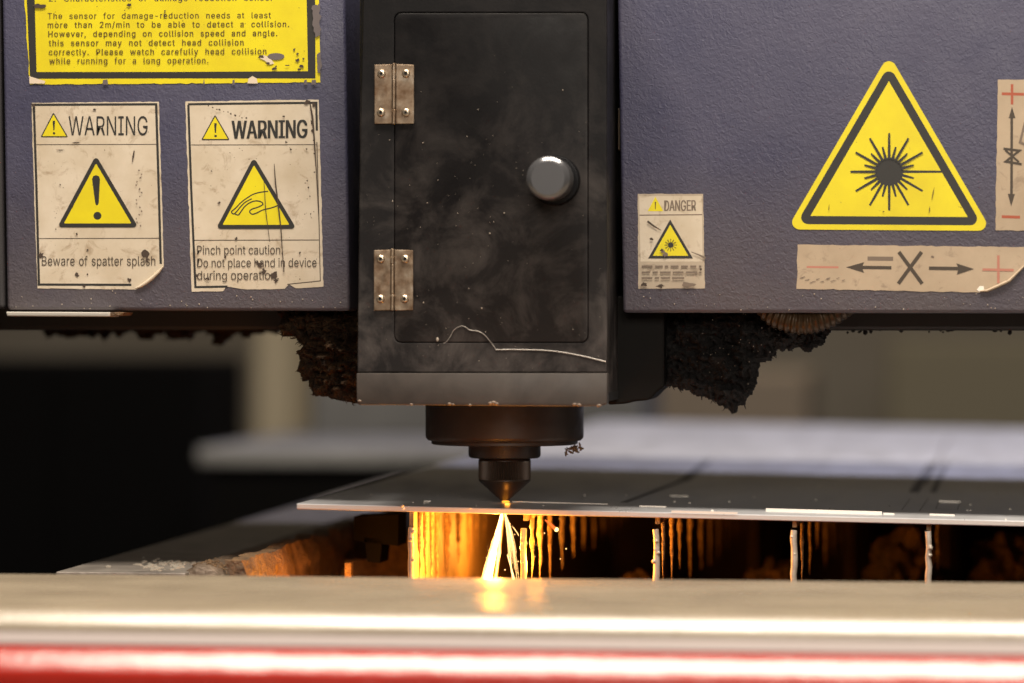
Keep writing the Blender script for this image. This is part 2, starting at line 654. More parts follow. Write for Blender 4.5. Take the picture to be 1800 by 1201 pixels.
ip = FY(447, 985, -.02)
pl = thing('inner_plate', 'rusty inner plate of the bed glowing orange from the sparks', 'plate', (ip.x, 0, ip.z - .3))
bm = bmesh.new()
ny, nz = 120, 24
vs = {}
for i in range(ny + 1):
    for j in range(nz + 1):
        y = -.02 + 1.3 * (i / ny) ** 1.6
        top = ip.z - .0 + .006 * noise.fractal(Vector((y * 18, 3, 0)), 1, 2, 4)
        z = top - (top - (ip.z - .2)) * j / nz
        x = ip.x + .006 * noise.fractal(Vector((y * 40, z * 40, 1)), 1, 2, 4) - (.008 * (1 - min(1, j / 5)) ** 2)
        vs[i, j] = bm.verts.new((x, y, z))
for i in range(ny):
    for j in range(nz):
        bm.faces.new((vs[i, j], vs[i + 1, j], vs[i + 1, j + 1], vs[i, j + 1]))
ret = bmesh.ops.extrude_face_region(bm, geom=bm.faces[:])
bmesh.ops.translate(bm, vec=(-.012, 0, 0), verts=[v for v in ret['geom'] if isinstance(v, bmesh.types.BMVert)])
link('crusted_face', bm, M_crust, pl, smooth=True)
bm = bmesh.new()
a = FX(612, 985, ip.x + .02)
for (p0, p1, p2, p3) in [((622, 908), (700, 905), (700, 960), (622, 950))]:
    q = [FY(*p, .18) for p in (p0, p1, p2, p3)]
    add_prism(bm, q, Vector((0, .04, 0)))
q = [FY(*p, .18) for p in ((640, 945), (672, 948), (668, 990), (646, 988))]
add_prism(bm, q, Vector((0, .04, 0)))
link('bracket', bm, M_black, pl)
bm = bmesh.new()
add_prism(bm, [FY(x, y, .34) for x, y in [(560, 1080), (560, 1000), (606, 1000), (606, 985), (650, 984), (652, 958), (676, 942), (700, 950), (726, 940), (726, 1080)]], Vector((0, .006, 0)))
link('cross_plate', bm, M_crust, pl)
bm = bmesh.new()
add_prism(bm, [FY(x, y, .12) for x, y in [(606, 1060), (606, 990), (617, 990), (617, 1060)]], Vector((0, .01, 0)))
link('post', bm, M_crust, pl)

# bed tank: dark inside
bt = thing('bed_tank', 'dark sooty scrap tank below the slats', 'machine bed', (.2, .8, -.5))
M_tank = mat('sooty_tank', (.035, .022, .014), .8, spec=.2)
n = NT(M_tank)
n.color(n.ramp(n.noise(9, 5, .6), [(.35, (.010, .008, .007)), (.75, (.10, .055, .025))]))
bm = bmesh.new()
add_box(bm, (ip.x - .02, -.14, -.47), (1.9, 2.5, -.46))
link('tank_floor', bm, M_tank, bt)
bm = bmesh.new()
add_box(bm, (ip.x - .02, 1.55, -.46), (1.9, 1.57, -.178))
add_box(bm, (1.9, -.14, -.46), (1.92, 1.57, -.178))
link('rear_plate', bm, M_tank, bt)

# ------------------------------------------------------------------ steel sheet
NZY = .135
S0 = FY(888, 883.5, NZY)
TILT = .0172


def on_sheet(px, py, lift=0.0):
    d = ray(px, py)
    nrm = Vector((TILT, 0, 1))
    t = (S0 + Vector((0, 0, lift)) - EYE).dot(nrm) / d.dot(nrm)
    return EYE + d * t


c0 = on_sheet(521, 885)
dx = Vector((1, 0, -TILT)).normalized()
dn = Vector((TILT, 0, 1)).normalized()
dy = Vector((0, 1, 0))
TH = .0042
sh = thing('steel_sheet', 'large flat grey steel sheet lying on the slats under the nozzle', 'metal sheet', c0)
bm = bmesh.new()
Lx, Ly = 1.5, 2.15
add_prism(bm, [c0, c0 + dx * Lx, c0 + dx * Lx + dy * Ly, c0 + dy * Ly], -dn * TH)
bevel(bm, .0007, 2)
link('plate', bm, M_sheet, sh)
# bright freshly cut edge, a hair proud of the plate's front face
bm = bmesh.new()
add_prism(bm, [c0 + dx * .001 - dn * .0008 - dy * .0002, c0 + dx * (Lx - .001) - dn * .0008 - dy * .0002,
               c0 + dx * (Lx - .001) - dn * (TH - .0006) - dy * .0002, c0 + dx * .001 - dn * (TH - .0006) - dy * .0002], dy * .0004)
link('cut_edge', bm, M_sheet_edge, sh)


def sheet_strip(name, pts, w, m, lift=.00015):
    """a cut line along the sheet: pts in picture measure, w in metres across"""
    bm = bmesh.new()
    P = [on_sheet(*p) for p in pts]
    for a, b in zip(P, P[1:]):
        d = (b - a).normalized()
        s = d.cross(dn).normalized() * (w / 2)
        vs = [bm.verts.new(p + dn * lift) for p in (a + s, b + s, b - s, a - s)]
        bm.faces.new(vs)
    return link(name, bm, m, sh)




def sheet_tab(p0, p1, h):
    """a cut edge standing a little proud of the sheet and facing the front"""
    bm = bmesh.new()
    a, b = on_sheet(*p0), on_sheet(*p1)
    add_prism(bm, [a, b, b + dn * h, a + dn * h], Vector((0, .0006, 0)))
    link('cut_tab', bm, M_kerf, sh)


sheet_tab((900, 882.6), (1068, 887.0), .0006)
sheet_tab((1124, 891), (1171, 892.2), .0010)
sheet_tab((1346, 899.0), (1550, 904.6), .0022)
sheet_tab((1553, 904.6), (1572, 905.1), .0012)
sheet_tab((1634, 905.7), (1678, 907), .0011)
sheet_tab((1180, 901.5), (1296, 904.4), .0016)
sheet_tab((1178, 872.3), (1210, 873.2), .0008)
sheet_tab((1651, 882.5), (1688, 883.5), .0010)
sheet_tab((745, 882), (757, 882.3), .0008)
for pts, w in (([(1585, 897), (1600, 877)], .0007), ([(1616, 899), (1632, 876)], .0007), ([(1645, 895), (1651, 881)], .0006),
               ([(1683, 897), (1688, 882)], .0006), ([(1645, 895), (1683, 896.5)], .002),
               ([(1096, 884), (1198, 846), (1245, 808)], .006), ([(1205, 846), (1250, 810)], .004),
               ([(1606, 866), (1640, 812)], .008), ([(1640, 866), (1665, 812)], .005), ([(1626, 850), (1652, 800), (1668, 770)], .004)):
    sheet_strip('cut_line', pts, w, M_kerf_dark)
bm = bmesh.new()
rnd = random.Random(12)
for px, py in [(750, 881), (753, 882), (746, 882), (1212, 882), (1252, 896), (1706, 885), (1706, 895), (1768, 911), (1700, 895)] + [(rnd.uniform(640, 1790), rnd.uniform(850, 895)) for k in range(22)]:
    r = rnd.uniform(.0006, .0013)
    bmesh.ops.create_icosphere(bm, subdivisions=1, radius=r, matrix=Matrix.Translation(on_sheet(px, py + 3)))
link('spatter_beads', bm, M_kerf, sh, smooth=True)['kind'] = 'stuff'

# ------------------------------------------------------------------ support slats and slag drips
SY = c0.y - .002
ZS = FY(1150, 931, SY).z


def under(X):
    return S0.z - TILT * (X - S0.x) - TH


def drip(bm, X, px, tip_y, w_px, seed, ztop=None):
    rnd = random.Random(seed)
    p = FX(px, tip_y, X + .003)
    k = (p - EYE).dot(fwd) / FPX
    r = w_px * k / 2
    ztop = under(X) - .0002 if ztop is None else ztop
    L = ztop - p.z
    if L < .004:
        return
    N = 26
    pts, rads = [], []
    ox, oy = rnd.uniform(0, 9), rnd.uniform(0, 9)
    for i in range(N + 1):
        t = i / N
        pts.append((p.x + .0006 * noise.noise(Vector((ox, t * 5, 1))), p.y + .0007 * noise.noise(Vector((oy, t * 5, 4))), ztop - L * t))
        taper = (1 - t ** 1.35) * .95 + .05
        rads.append(r * taper * (1 + .62 * noise.fractal(Vector((ox + 3, t * 11, oy)), 1, 2, 4)))
    rads[-1] = r * .08
    add_tube(bm, pts, rads, 9)


SLATS = [
    (722, 'fully orange lit slat with thick slag columns, beside the spark jet', [(738, 1035, 8), (748, 1035, 11), (759, 1035, 9), (768, 1035, 10), (786, 1030, 15), (806, 990, 15), (824, 985, 10), (838, 975, 9), (852, 960, 9)], 1),
    (920, 'slat just past the spark jet with a row of long glowing slag drips', [(936, 1030, 9), (950, 1022, 12), (967, 1024, 10), (988, 1001, 11), (1008, 980, 11), (1026, 968, 11), (1044, 965, 10), (1060, 946, 10), (1074, 944, 10), (1088, 932, 9), (1100, 926, 8)], 0),
    (1153, 'slat with an even row of thin brown slag drips, two past the jet', [(1166, 1022, 8), (1181, 1022, 10), (1195, 1000, 9), (1213, 1014, 9), (1232, 1004, 9), (1248, 994, 8), (1263, 982, 8), (1277, 968, 8), (1290, 957, 8), (1303, 946, 8)], 0),
    (1395, 'pale ended slat with a few dim slag drips, third past the jet', [(1410, 1024, 8), (1424, 1010, 7), (1437, 966, 7), (1451, 1003, 8), (1463, 978, 8), (1474, 983, 8), (1486, 978, 8)], 0),
    (1632, 'pale ended slat with almost no slag on its dark side', [(1648, 1000, 8), (1662, 985, 6)], 0),
    (1872, 'outermost slat under the sheet beyond the last pale one', [], 0),
]
for px, lab, drips, solid in SLATS:
    X = FY(px, 931, SY).x
    sl = thing('support_slat', lab, 'slat', (X, SY, -.45), 'slats carrying the steel sheet')
    wsl = .0019
    low = px < 600
    ztop = ZS - (.024 if low else 0)
    bm = bmesh.new()
    pts = []
    rnd = random.Random(px)
    for i in range(13):
        z = ztop - .075 * i / 12
        pts.append((X + .0005 * rnd.uniform(-1, 1), SY + .002, z))
    rads = [wsl * (1.18 + .1 * rnd.uniform(-1, 1)) for _ in pts]
    rads[0] = wsl * 1.15
    add_tube(bm, pts, rads, 12)
    for q in range(4):
        r = rnd.uniform(.0009, .002)
        bmesh.ops.create_icosphere(bm, subdivisions=2, radius=r, matrix=Matrix.Translation((X + rnd.uniform(-.0015, .002), SY + .001, ztop - abs(rnd.gauss(0, .02)) + .0005)))
    link('slat_end', bm, M_slat, sl, smooth=True)
    bm = bmesh.new()
    if solid:
        add_box(bm, (X - wsl * .8, SY + .0035, -.45), (X + wsl * .8, 1.5, under(X) - .0004))
    else:
        add_box(bm, (X - wsl * .8, SY + .0035, -.45), (X + wsl * .8, 1.5, ZS - .12))
        add_box(bm, (X - wsl * .8, SY + .012, under(X) - .005), (X + wsl * .8, 1.5, under(X) - .0003))
        add_box(bm, (X - wsl * .8, 1.2, ZS - .12), (X + wsl * .8, 1.5, under(X) - .005))
    link('slat_plate', bm, M_slat_side, sl)
    for i, (dxp, ty, wp) in enumerate(drips):
        bm = bmesh.new()
        drip(bm, X, dxp, ty, wp, px + i * 7, None)
        if bm.verts:
            link('slag_drip', bm, M_slag, sl, smooth=True)
        else:
            bm.free()
# heaps of slag far back between the slats
for i, (px, py, Y, r, lab) in enumerate([(1362, 1005, .5, .022, 'blurred rusty slag heap leaning on the pale slat with dim drips'),
                                         (1595, 975, .5, .030, 'blurred rusty slag heap leaning on the nearly bare pale slat'),
                                         (1775, 985, .55, .034, 'dark rusty slag heap past the last pale slat'),
                                         (1120, 1010, .45, .016, 'small blurred slag heap leaning on the slat with thin brown drips')]):
    bm = bmesh.new()
    c = FY(px, py + 30, Y)
    bmesh.ops.create_icosphere(bm, subdivisions=4, radius=1)
    for v in bm.verts:
        d = v.co.normalized()
        f = 1 + .45 * noise.fractal(d * 2.2 + Vector((i * 5, 0, 0)), 1, 2, 4)
        v.co = c + Vector((d.x * r * f, d.y * r * f * 1.3, d.z * r * f))
    o = link('slag_heap', bm, M_tank, None, smooth=True)
    tag(o, lab, 'slag heap', 'slag heaps between the slats')

# ------------------------------------------------------------------ gantry behind the covers
YG = .165
ga = thing('gantry', 'long black gantry bridge running behind both blue covers', 'gantry', (0, .25, -.02))
zg = zpx(581, YG)
bm = bmesh.new()
add_box(bm, (-1.6, YG, zg), (1.6, .87, .10))
bevel(bm, .003)
link('bridge', bm, mat('gantry_black', (.010, .008, .007), .6), ga)
bm = bmesh.new()
rnd = random.Random(77)
for k in range(20):
    px = rnd.uniform(1480, 1830)
    p = FY(px, 582 + rnd.uniform(-2, 3), YG + .004)
    r = rnd.uniform(.0005, .0014)
    bmesh.ops.create_icosphere(bm, subdivisions=1, radius=r, matrix=Matrix.Translation(p) @ Matrix.Diagonal((1.6, 1, rnd.uniform(.8, 1.8), 1)))
link('soot_beads', bm, M_fluff_black, ga)['kind'] = 'stuff'


# ------------------------------------------------------------------ fluffy soot growths
def inside(p, poly):
    x, y = p
    c = False
    for i in range(len(poly)):
        (x1, y1), (x2, y2) = poly[i], poly[i - 1]
        if (y1 > y) != (y2 > y) and x < (x2 - x1) * (y - y1) / (y2 - y1) + x1:
            c = not c
    return c


def edge_dist(p, poly):
    best = 1e9
    P = Vector(p)
    for i in range(len(poly)):
        a, b = Vector(poly[i - 1]), Vector(poly[i])
        ab = b - a
        t = max(0, min(1, (P - a).dot(ab) / max(ab.length_squared, 1e-9)))
        best = min(best, (a + ab * t - P).length)
    return best


def clump(poly, Y, depth, cell, seed, amp, fscale, rim=30, hair=0, hair_len=10, back=None):
    bm = bmesh.new()
    rnd = random.Random(seed)
    xs = [p[0] for p in poly]
    ys = [p[1] for p in poly]
    nx = int((max(xs) - min(xs)) / cell) + 2
    ny = int((max(ys) - min(ys)) / cell) + 2
    fr_, bk = {}, {}
    for i in range(nx):
        for j in range(ny):
            p = (min(xs) + (i - .5) * cell + rnd.uniform(-.3, .3) * cell, min(ys) + (j - .5) * cell + rnd.uniform(-.3, .3) * cell)
            if not inside(p, poly):
                continue
            d = edge_dist(p, poly)
            k = math.sqrt(min(1, d / rim) + .02)
            nz_ = noise.fractal(Vector((p[0] / fscale, p[1] / fscale, seed)), 1, 2, 5)
            ridg = abs(noise.noise(Vector((p[0] / fscale * 2.3, p[1] / fscale * 2.3, seed + 7))))
            f = FY(*p, Y)
            fr_[i, j] = bm.verts.new(f + Vector((0, -depth * k - amp * (nz_ + ridg) * (.3 + k), 0)))
            bk[i, j] = bm.verts.new(f + Vector((0, (back or depth) * k + .001, 0)))
    cells = [(i, j) for i in range(nx) for j in range(ny) if all(q in fr_ for q in ((i, j), (i + 1, j), (i + 1, j + 1), (i, j + 1)))]
    cs = set(cells)
    for i, j in cells:
        q = ((i, j), (i + 1, j), (i + 1, j + 1), (i, j + 1))
        bm.faces.new([fr_[k] for k in q])
        bm.faces.new([bk[k] for k in q[::-1]])
        for a, b, nb in ((q[0], q[1], (i, j - 1)), (q[1], q[2], (i + 1, j)), (q[2], q[3], (i, j + 1)), (q[3], q[0], (i - 1, j))):
            if nb not in cs:
                bm.faces.new((fr_[a], bk[a], bk[b], fr_[b]))
    keys = [k for k in fr_]
    for v in [v for v in bm.verts if not v.link_faces]:
        bm.verts.remove(v)
    # loose fibres
    lists = [(i, fr_[i]) for i in keys if fr_[i].is_valid]
    rnd.shuffle(lists)
    for k, (key, v) in enumerate(lists[:hair]):
        d = Vector((rnd.gauss(0, 1), rnd.gauss(-.5, .6), rnd.gauss(-.35, .7))).normalized()
        L = hair_len * .0004 * rnd.uniform(.3, 1.2)
        a = v.co.copy()
        b = a + d * L * .5 + Vector((rnd.gauss(0, .0006), 0, rnd.gauss(0, .0006)))
        add_tube(bm, [a, b, a + d * L], [.0005, .00035, .00012], 4, cap=False)
    return bm


poly = [(492, 540), (636, 540), (636, 712), (610, 707), (580, 702), (556, 697), (545, 680), (531, 664), (524, 645), (528, 628), (521, 617), (534, 608), (524, 598), (506, 592), (494, 588)]
o = link('soot_growth', clump(jag(poly, 2.2, 6, 3), .10, .016, 2.4, 4, .012, 26, 28, 420, 11), M_fluff_rust, None)
tag(o, 'rusty brown lump of soot fluff hanging beside the head, under the sticker cover', 'soot lump', 'soot growths under the covers')
poly = [(1160, 540), (1462, 540), (1462, 586), (1452, 597), (1451, 605), (1436, 613), (1420, 620), (1402, 614), (1388, 620), (1367, 616), (1364, 626), (1350, 636), (1338, 638), (1335, 658), (1325, 688), (1312, 710),
        (1298, 720), (1288, 728), (1279, 720), (1256, 709), (1236, 699), (1222, 698), (1213, 690), (1196, 690), (1190, 683), (1168, 681)]
o = link('soot_growth', clump(jag(poly, 2.0, 5, 8), .11, .014, 2.6, 9, .010, 34, 30, 700, 9), M_fluff_black, None)
tag(o, 'black pointed lump of soot hanging under the cover with the laser triangle', 'soot lump', 'soot growths under the covers')
bm = bmesh.new()
rnd = random.Random(21)
for k in range(38):
    p = (rnd.gauss(1280, 45), rnd.gauss(620, 42))
    if inside(p, poly):
        bmesh.ops.create_icosphere(bm, subdivisions=1, radius=rnd.uniform(.0002, .0004), matrix=Matrix.Translation(FY(*p, .082)))
link('spatter_beads', bm, M_spatter, o)['kind'] = 'stuff'

bot = [(500, 583), (470, 586), (452, 590), (440, 596), (425, 590), (412, 592), (384, 604), (372, 590), (350, 592), (330, 590), (298, 598), (278, 590), (262, 592), (240, 588), (215, 592), (185, 590), (170, 593), (140, 596), (110, 588), (78, 590), (60, 575)]
poly = [(60, 545), (500, 545)] + [(x, y + (7 if i % 3 == 0 else -2)) for i, (x, y) in enumerate(bot)]
o = link('soot_fringe', clump(jag(poly, 3.6, 5, 15), .42, .014, 3.0, 19, .008, 20, 16, 200, 14), M_fluff_rust, None)
tag(o, 'ragged brown fringe of soot along the underside of the sticker cover', 'soot fringe')

# corrugated hose under the other cover
bm = bmesh.new()
path, rads = [], []
cpts = [Vector((1338, 520)), Vector((1362, 552)), Vector((1408, 566)), Vector((1452, 556)), Vector((1492, 530))]
for i in range(161):
    t = i / 160 * (len(cpts) - 1)
    k = min(int(t), len(cpts) - 2)
    u = t - k
    p0, p1, p2, p3 = cpts[max(k - 1, 0)], cpts[k], cpts[k + 1], cpts[min(k + 2, len(cpts) - 1)]
    q = .5 * ((2 * p1) + (p2 - p0) * u + (2 * p0 - 5 * p1 + 4 * p2 - p3) * u * u + (3 * p1 - p0 - 3 * p2 + p3) * u ** 3)
    path.append(FY(q.x, q.y, .085 - .012 * math.sin(math.pi * i / 160)))
    rads.append(.0088 + .0007 * math.sin(i / 160 * 2 * math.pi * 21))
add_tube(bm, path, rads, 18)
o = link('corrugated_hose', bm, M_hose, None, smooth=True)
tag(o, 'brown corrugated hose loop peeking out under the cover with the laser triangle', 'hose')

# ------------------------------------------------------------------ the two blue covers
YC = .06


def cover_slab(pts, d=.1, bev=.0028):
    return front_prism(pts, YC, d, bev, 4)


cl = thing('machine_cover', 'blue grey cover carrying a yellow notice and two cream warning stickers', 'machine cover', FY(310, 546, YC), 'blue covers of the machine')
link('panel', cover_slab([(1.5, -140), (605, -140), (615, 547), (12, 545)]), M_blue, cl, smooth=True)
cr = thing('machine_cover', 'blue grey cover carrying a yellow laser triangle and a small danger sticker', 'machine cover', FY(1450, 550, YC), 'blue covers of the machine')
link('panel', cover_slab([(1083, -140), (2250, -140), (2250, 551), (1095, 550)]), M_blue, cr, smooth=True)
o = link('end_panel', cover_slab([(-420, -140), (-3, -140), (8, 543), (-420, 541)], .09), M_dark_panel)
tag(o, 'dark panel edge next to the cover with the two cream stickers', 'panel')
o = link('trim_strip', front_prism([(10, 548), (193, 549), (193, 557), (12, 556)], .05, .03, .0008), mat('pale_trim_steel', (.55, .52, .47), .35, metal=.4))
tag(o, 'thin pale steel strip under the bottom edge of the sticker cover', 'strip')
link('rusty_tip', front_prism([(193.5, 549), (218, 549), (214, 555), (193.5, 556)], .052, .03, .0006), M_crust, o)


# ---- flat printing
class Print:
    """layers of print on a sticker, each a hair in front of the last"""

    def __init__(s, parent, Y0):
        s.p = parent
        s.Y = Y0
        s.bms = {}

    def nextY(s):
        s.Y -= .00002
        return s.Y

    def poly(s, key, pts):
        Y = s.nextY()
        bm = s.bms.setdefault(key, bmesh.new())
        bm.faces.new([bm.verts.new(FY(x, y, Y)) for x, y in pts])

    def stroke(s, key, pts, w, close=False):
        Y = s.nextY()
        bm = s.bms.setdefault(key, bmesh.new())
        P = [Vector(p) for p in pts]
        n = len(P)
        L, Rr = [], []
        for i in range(n):
            a = P[i - 1] if (i > 0 or close) else None
            b = P[(i + 1) % n] if (i < n - 1 or close) else None
            d1 = (P[i] - a).normalized() if a is not None else None
            d2 = (b - P[i]).normalized() if b is not None else None
            d1 = d1 or d2
            d2 = d2 or d1
            n1 = Vector((-d1.y, d1.x))
            n2 = Vector((-d2.y, d2.x))
            m = (n1 + n2)
            m = m.normalized() if m.length > 1e-4 else n1
            ww = (w[i] if isinstance(w, (list, tuple)) else w) / 2 / max(.4, m.dot(n1))
            L.append(bm.verts.new(FY(*(P[i] + m * ww), Y)))
            Rr.append(bm.verts.new(FY(*(P[i] - m * ww), Y)))
        for i in range(n if close else n - 1):
            j = (i + 1) % n
            bm.faces.new((L[i], L[j], Rr[j], Rr[i]))

    def disc(s, key, c, r, n=24, ry=None):
        s.poly(key, [(c[0] + r * math.cos(2 * math.pi * k / n), c[1] + (ry or r) * math.sin(2 * math.pi * k / n)) for k in range(n)])

    def text(s, key, body, x0, x1, base, cap, slope=0, lean=0, bold=0, sp=1, wsp=1, height_from='H'):
        if bold:
            for k in (-1, 0, 1):
                s.text(key, body, x0 + bold * cap * k, x1 + bold * cap * k, base, cap, slope, lean, 0, sp, wsp)
            return
        vs, fs, hcap = text_mesh(body, 0, sp, wsp)
        lo = min(v[0] for v in vs)
        hi = max(v[0] for v in vs)
        Y = s.nextY()
        bm = s.bms.setdefault(key, bmesh.new())
        new = []
        for vx, vy in vs:
            x = x0 + (vx - lo) / (hi - lo) * (x1 - x0)
            y = base - vy * cap / hcap + slope * (x - x0)
            x += lean * (base - y)
            new.append(bm.verts.new(FY(x, y, Y)))
        for f in fs:
            try:
                bm.faces.new([new[i] for i in f])
            except ValueError:
                pass

    def done(s):
        for (name, m), bm in s.bms.items():
            if name in ('worn_stain', 'torn_stain', 'arrow_print'):
                for f in bm.faces:
                    b2 = bmesh.new()
                    b2.faces.new([b2.verts.new(v.co) for v in f.verts])
                    link(name, b2, m, s.p, normals=False)
                bm.free()
                continue
            o = link(name, bm, m, s.p, normals=False)
            if name == 'burn_stain':
                o['kind'] = 'stuff'
        s.bms = {}


HC = {}
try:
    FONT = bpy.data.fonts.load(bpy.utils.system_resource('DATAFILES', path='fonts') + '/Inter.woff2')
except Exception:
    FONT = None


def text_raw(body, bold, sp, wsp):
    cu = bpy.data.curves.new('lettering', 'FONT')
    cu.body = body
    if FONT:
        cu.font = FONT
    cu.offset = bold
    cu.space_character = sp
    cu.space_word = wsp
    cu.resolution_u = 3
    ob = bpy.data.objects.new('lettering', cu)
    C.objects.link(ob)
    dg = bpy.context.evaluated_depsgraph_get()
    me = bpy.data.meshes.new_from_object(ob.evaluated_get(dg))
    vs = [(v.co.x, v.co.y) for v in me.vertices]
    fs = [tuple(p.vertices) for p in me.polygons]
    bpy.data.objects.remove(ob)
    bpy.data.curves.remove(cu)
    bpy.data.meshes.remove(me)
    return vs, fs


def text_mesh(body, bold, sp, wsp):
    if 'H' not in HC:
        v, _ = text_raw('H', 0, 1, 1)
        HC['H'] = max(a[1] for a in v)
    v, f = text_raw(body, bold, sp, wsp)
    return v, f, HC['H']


def sticker(name, parent, pts, m, t=.0003, Y=YC):
    bm = front_prism(pts, Y - t, t - .00003)
    return link(name, bm, m, parent)


def specks(pr, key, n, box, smin, smax, seed, gauss=None):
    rnd = random.Random(seed)
    for k in range(n):
        x, y = (rnd.uniform(box[0], box[2]), rnd.uniform(box[1], box[3])) if not gauss else (rnd.gauss(gauss[0], gauss[2]), rnd.gauss(gauss[1], gauss[3]))
        if not (box[0] < x < box[2] and box[1] < y < box[3]):
            continue
        blot(pr, key, x, y, rnd.uniform(smin, smax), rnd.uniform(.6, 1.6), rnd.random() * 99)


def blot(pr, key, x, y, r, asp=1, seed=0, ang=0):
    rnd = random.Random(seed)
    pts = []
    for k in range(11):
        a = 2 * math.pi * k / 11
        rr_ = r * rnd.uniform(.35, 1.15)
        u, v = rr_ * math.cos(a) * asp, rr_ * math.sin(a)
        pts.append((x + u * math.cos(ang) - v * math.sin(ang), y + u * math.sin(ang) + v * math.cos(ang)))
    pr.poly(key, pts)


K_ink = ('lettering', M_ink)
K_soft = ('lettering', M_ink_soft)
K_line = ('border', M_ink)
K_tri_b = ('warning_triangle', M_ink)
K_tri_y = ('triangle_fill', M_yellow)
K_sym = ('symbol_print', M_ink)
K_dirt = ('burn_stain', M_dirt)
K_bare = ('worn_stain', M_bare)
K_torn = ('torn_stain', M_torn)

# ---- yellow notice
st = sticker('notice_sticker', cl, jag([(40, -90), (557, -93), (562, 60), (563, 145), (53, 149), (43, 0)], .55, 9, 31), M_yellow)
st['label'] = 'yellow notice about collisions with a thick black frame'
pr = Print(st, YC - .0003)
pr.stroke(('border', M_ink), [(51, -70), (54, 0), (58.5, 132.8), (300, 132.4), (548, 131.8), (546.5, 0), (545, -70)], [14, 14, 12, 11.5, 13, 15, 15])
KY = ('lettering', M_ink_yel)
lines = [('2. Characteristics of damage-reduction sensor', 86, 480, 3.0), ('The sensor for damage-reduction needs at least', 84, 476, 33.6), ('more than 2m/min to be able to detect a collision.', 84, 508, 49.2),
         ('However, depending on collision speed and angle.', 85, 487, 65.0), ('this sensor may not detect head collision', 86, 428, 81.0),
         ('correctly. Please watch carefully head collision', 86, 468, 96.8), ('while running for a long operation.', 87, 366, 112.4)]
for s_, x0, x1, by in lines:
    pr.text(KY if by > 5 else ('lettering', M_ink_soft), s_, x0, x1, by, 10.4, slope=-.004, sp=1.16, wsp=2.6, bold=.028)
pr.poly(K_torn, [(51, 134), (80, 143), (78, 147), (52, 147)])
pr.poly(K_torn, [(435, 147), (437, 138), (444, 134), (451, 138), (453, 147)])
pr.poly(K_torn, [(462, 97), (472, 100), (478, 106), (482, 112), (474, 114), (466, 107), (457, 103)])
pr.disc(K_bare, (485, 99.5), 15, 20, 6)
for x, y, r, a in ((459, 100, 3, 2), (470, 112, 3, 1.5), (517, 87, 3, 1), (523, 95, 2.5, 1), (524, 106, 3.5, 1.4), (533, 104, 3, 1), (531, 117, 4, 1.6), (526, 122, 3, 1), (483, 121, 3, 2), (485, 117, 2, 1), (290, 21, 4.5, .35), (289, 27, 3, .6),
                   (68, 11, 5, 2.6), (228, 9, 3, 1.8), (45, 100, 2.5, .6), (44, 36, 2, .8), (505, 115, 1.2, 6)):
    blot(pr, K_dirt, x, y, r, a, x * 7 + y)
pr.poly(K_bare, jag([(549, 10), (563, 4), (563, 62), (554, 66), (549, 40)], 1.2, 5, 8))
pr.poly(K_bare, jag([(557, 96), (564, 92), (564, 128), (558, 128)], 1, 4, 9))
for x, w in ((180, 10), (408, 5), (534, 6), (547, 9), (357, 3)):
    pr.poly(K_bare, [(x, 149), (x + 1, 141), (x + w - 1, 140), (x + w, 149)])
specks(pr, K_dirt, 26, (64, 10, 540, 125), .5, 1.2, 44)
pr.done()


def small_triangle(pr, ap, bl, br, ink=M_ink):
    pr.poly(('warning_triangle', ink), round_poly([ap, br, bl], 1.5, 3))
    ins = inset_tri([ap, br, bl], 2.0)
    pr.poly(K_tri_y, ins)
    cx = ap[0] + .5
    h = bl[1] - ap[1]
    pr.stroke(('symbol_print', ink), [(cx, ap[1] + h * .34), (cx + .3, ap[1] + h * .72)], [h * .10, h * .05])
    pr.disc(('symbol_print', ink), (cx + .5, ap[1] + h * .84), h * .05, 10)


# ---- sticker: beware of spatter
st = sticker('warning_sticker', cl, jag([(55, 181), (279, 179), (284, 330), (288, 468), (270, 489), (248, 506), (238, 509), (66, 507), (60, 340)], .3, 9, 51), M_cream)
st['label'] = 'cream warning sticker with an exclamation mark triangle'
pr = Print(st, YC - .0003)
pr.stroke(K_line, [(59.5, 185.5), (64, 330), (68.5, 500.5), (231, 501)], 4.2)
pr.stroke(K_line, [(59.5, 184.5), (274.5, 183.5), (279, 330), (282.6, 464)], 4.2)
pr.stroke(('border', M_ink_soft), [(62, 254.5), (275, 254)], 1.3)
pr.stroke(('border', M_ink_soft), [(67, 419.5), (281, 419)], 1.3)
small_triangle(pr, (94, 197.5), (71, 241.5), (120, 241.5))
pr.text(K_ink, 'WARNING', 120.5, 259.5, 238, 33.5, bold=.0)
big = [(168.5, 270), (246, 401.5), (98, 401.5)]
pr.poly(K_tri_b, round_poly(inset_tri(big, 1.5), 5, 5))
pr.poly(K_tri_y, round_poly(inset_tri(big, 8.6), 1, 2))
pr.poly(K_sym, [(161.8, 315), (163.6, 310), (168.8, 308), (174, 310), (175.8, 315), (173.6, 357), (171.8, 361), (169, 361), (167.2, 357)])
pr.disc(K_sym, (171.3, 379.5), 7)
pr.text(K_soft, 'Beware of spatter splash', 73.5, 273, 467, 16.5, sp=1.02, wsp=1.25)
for x, y, r, a in ((72, 448, 6, 1), (136, 484, 6, .8), (154, 440, 2.4, 1), (154, 482, 2, 1), (256, 447, 8, .9), (258, 458, 5, .8), (228, 493, 6, .9), (148, 503, 3, 1), (167, 193, 2, 2), (132, 251, 1.2, 8), (106, 264, .8, 14),
                   (106, 325, 2, 1), (135, 411, 3, .8), (128, 363, 1.4, .7), (184, 264, 1.4, .6), (125, 360, 2, .8), (98, 403, 1.5, 1)):
    blot(pr, K_dirt, x, y, r, a, x + y * 3)
pr.stroke(K_dirt, [(236, 265), (234, 276), (232.5, 285)], [2, 3, 1])
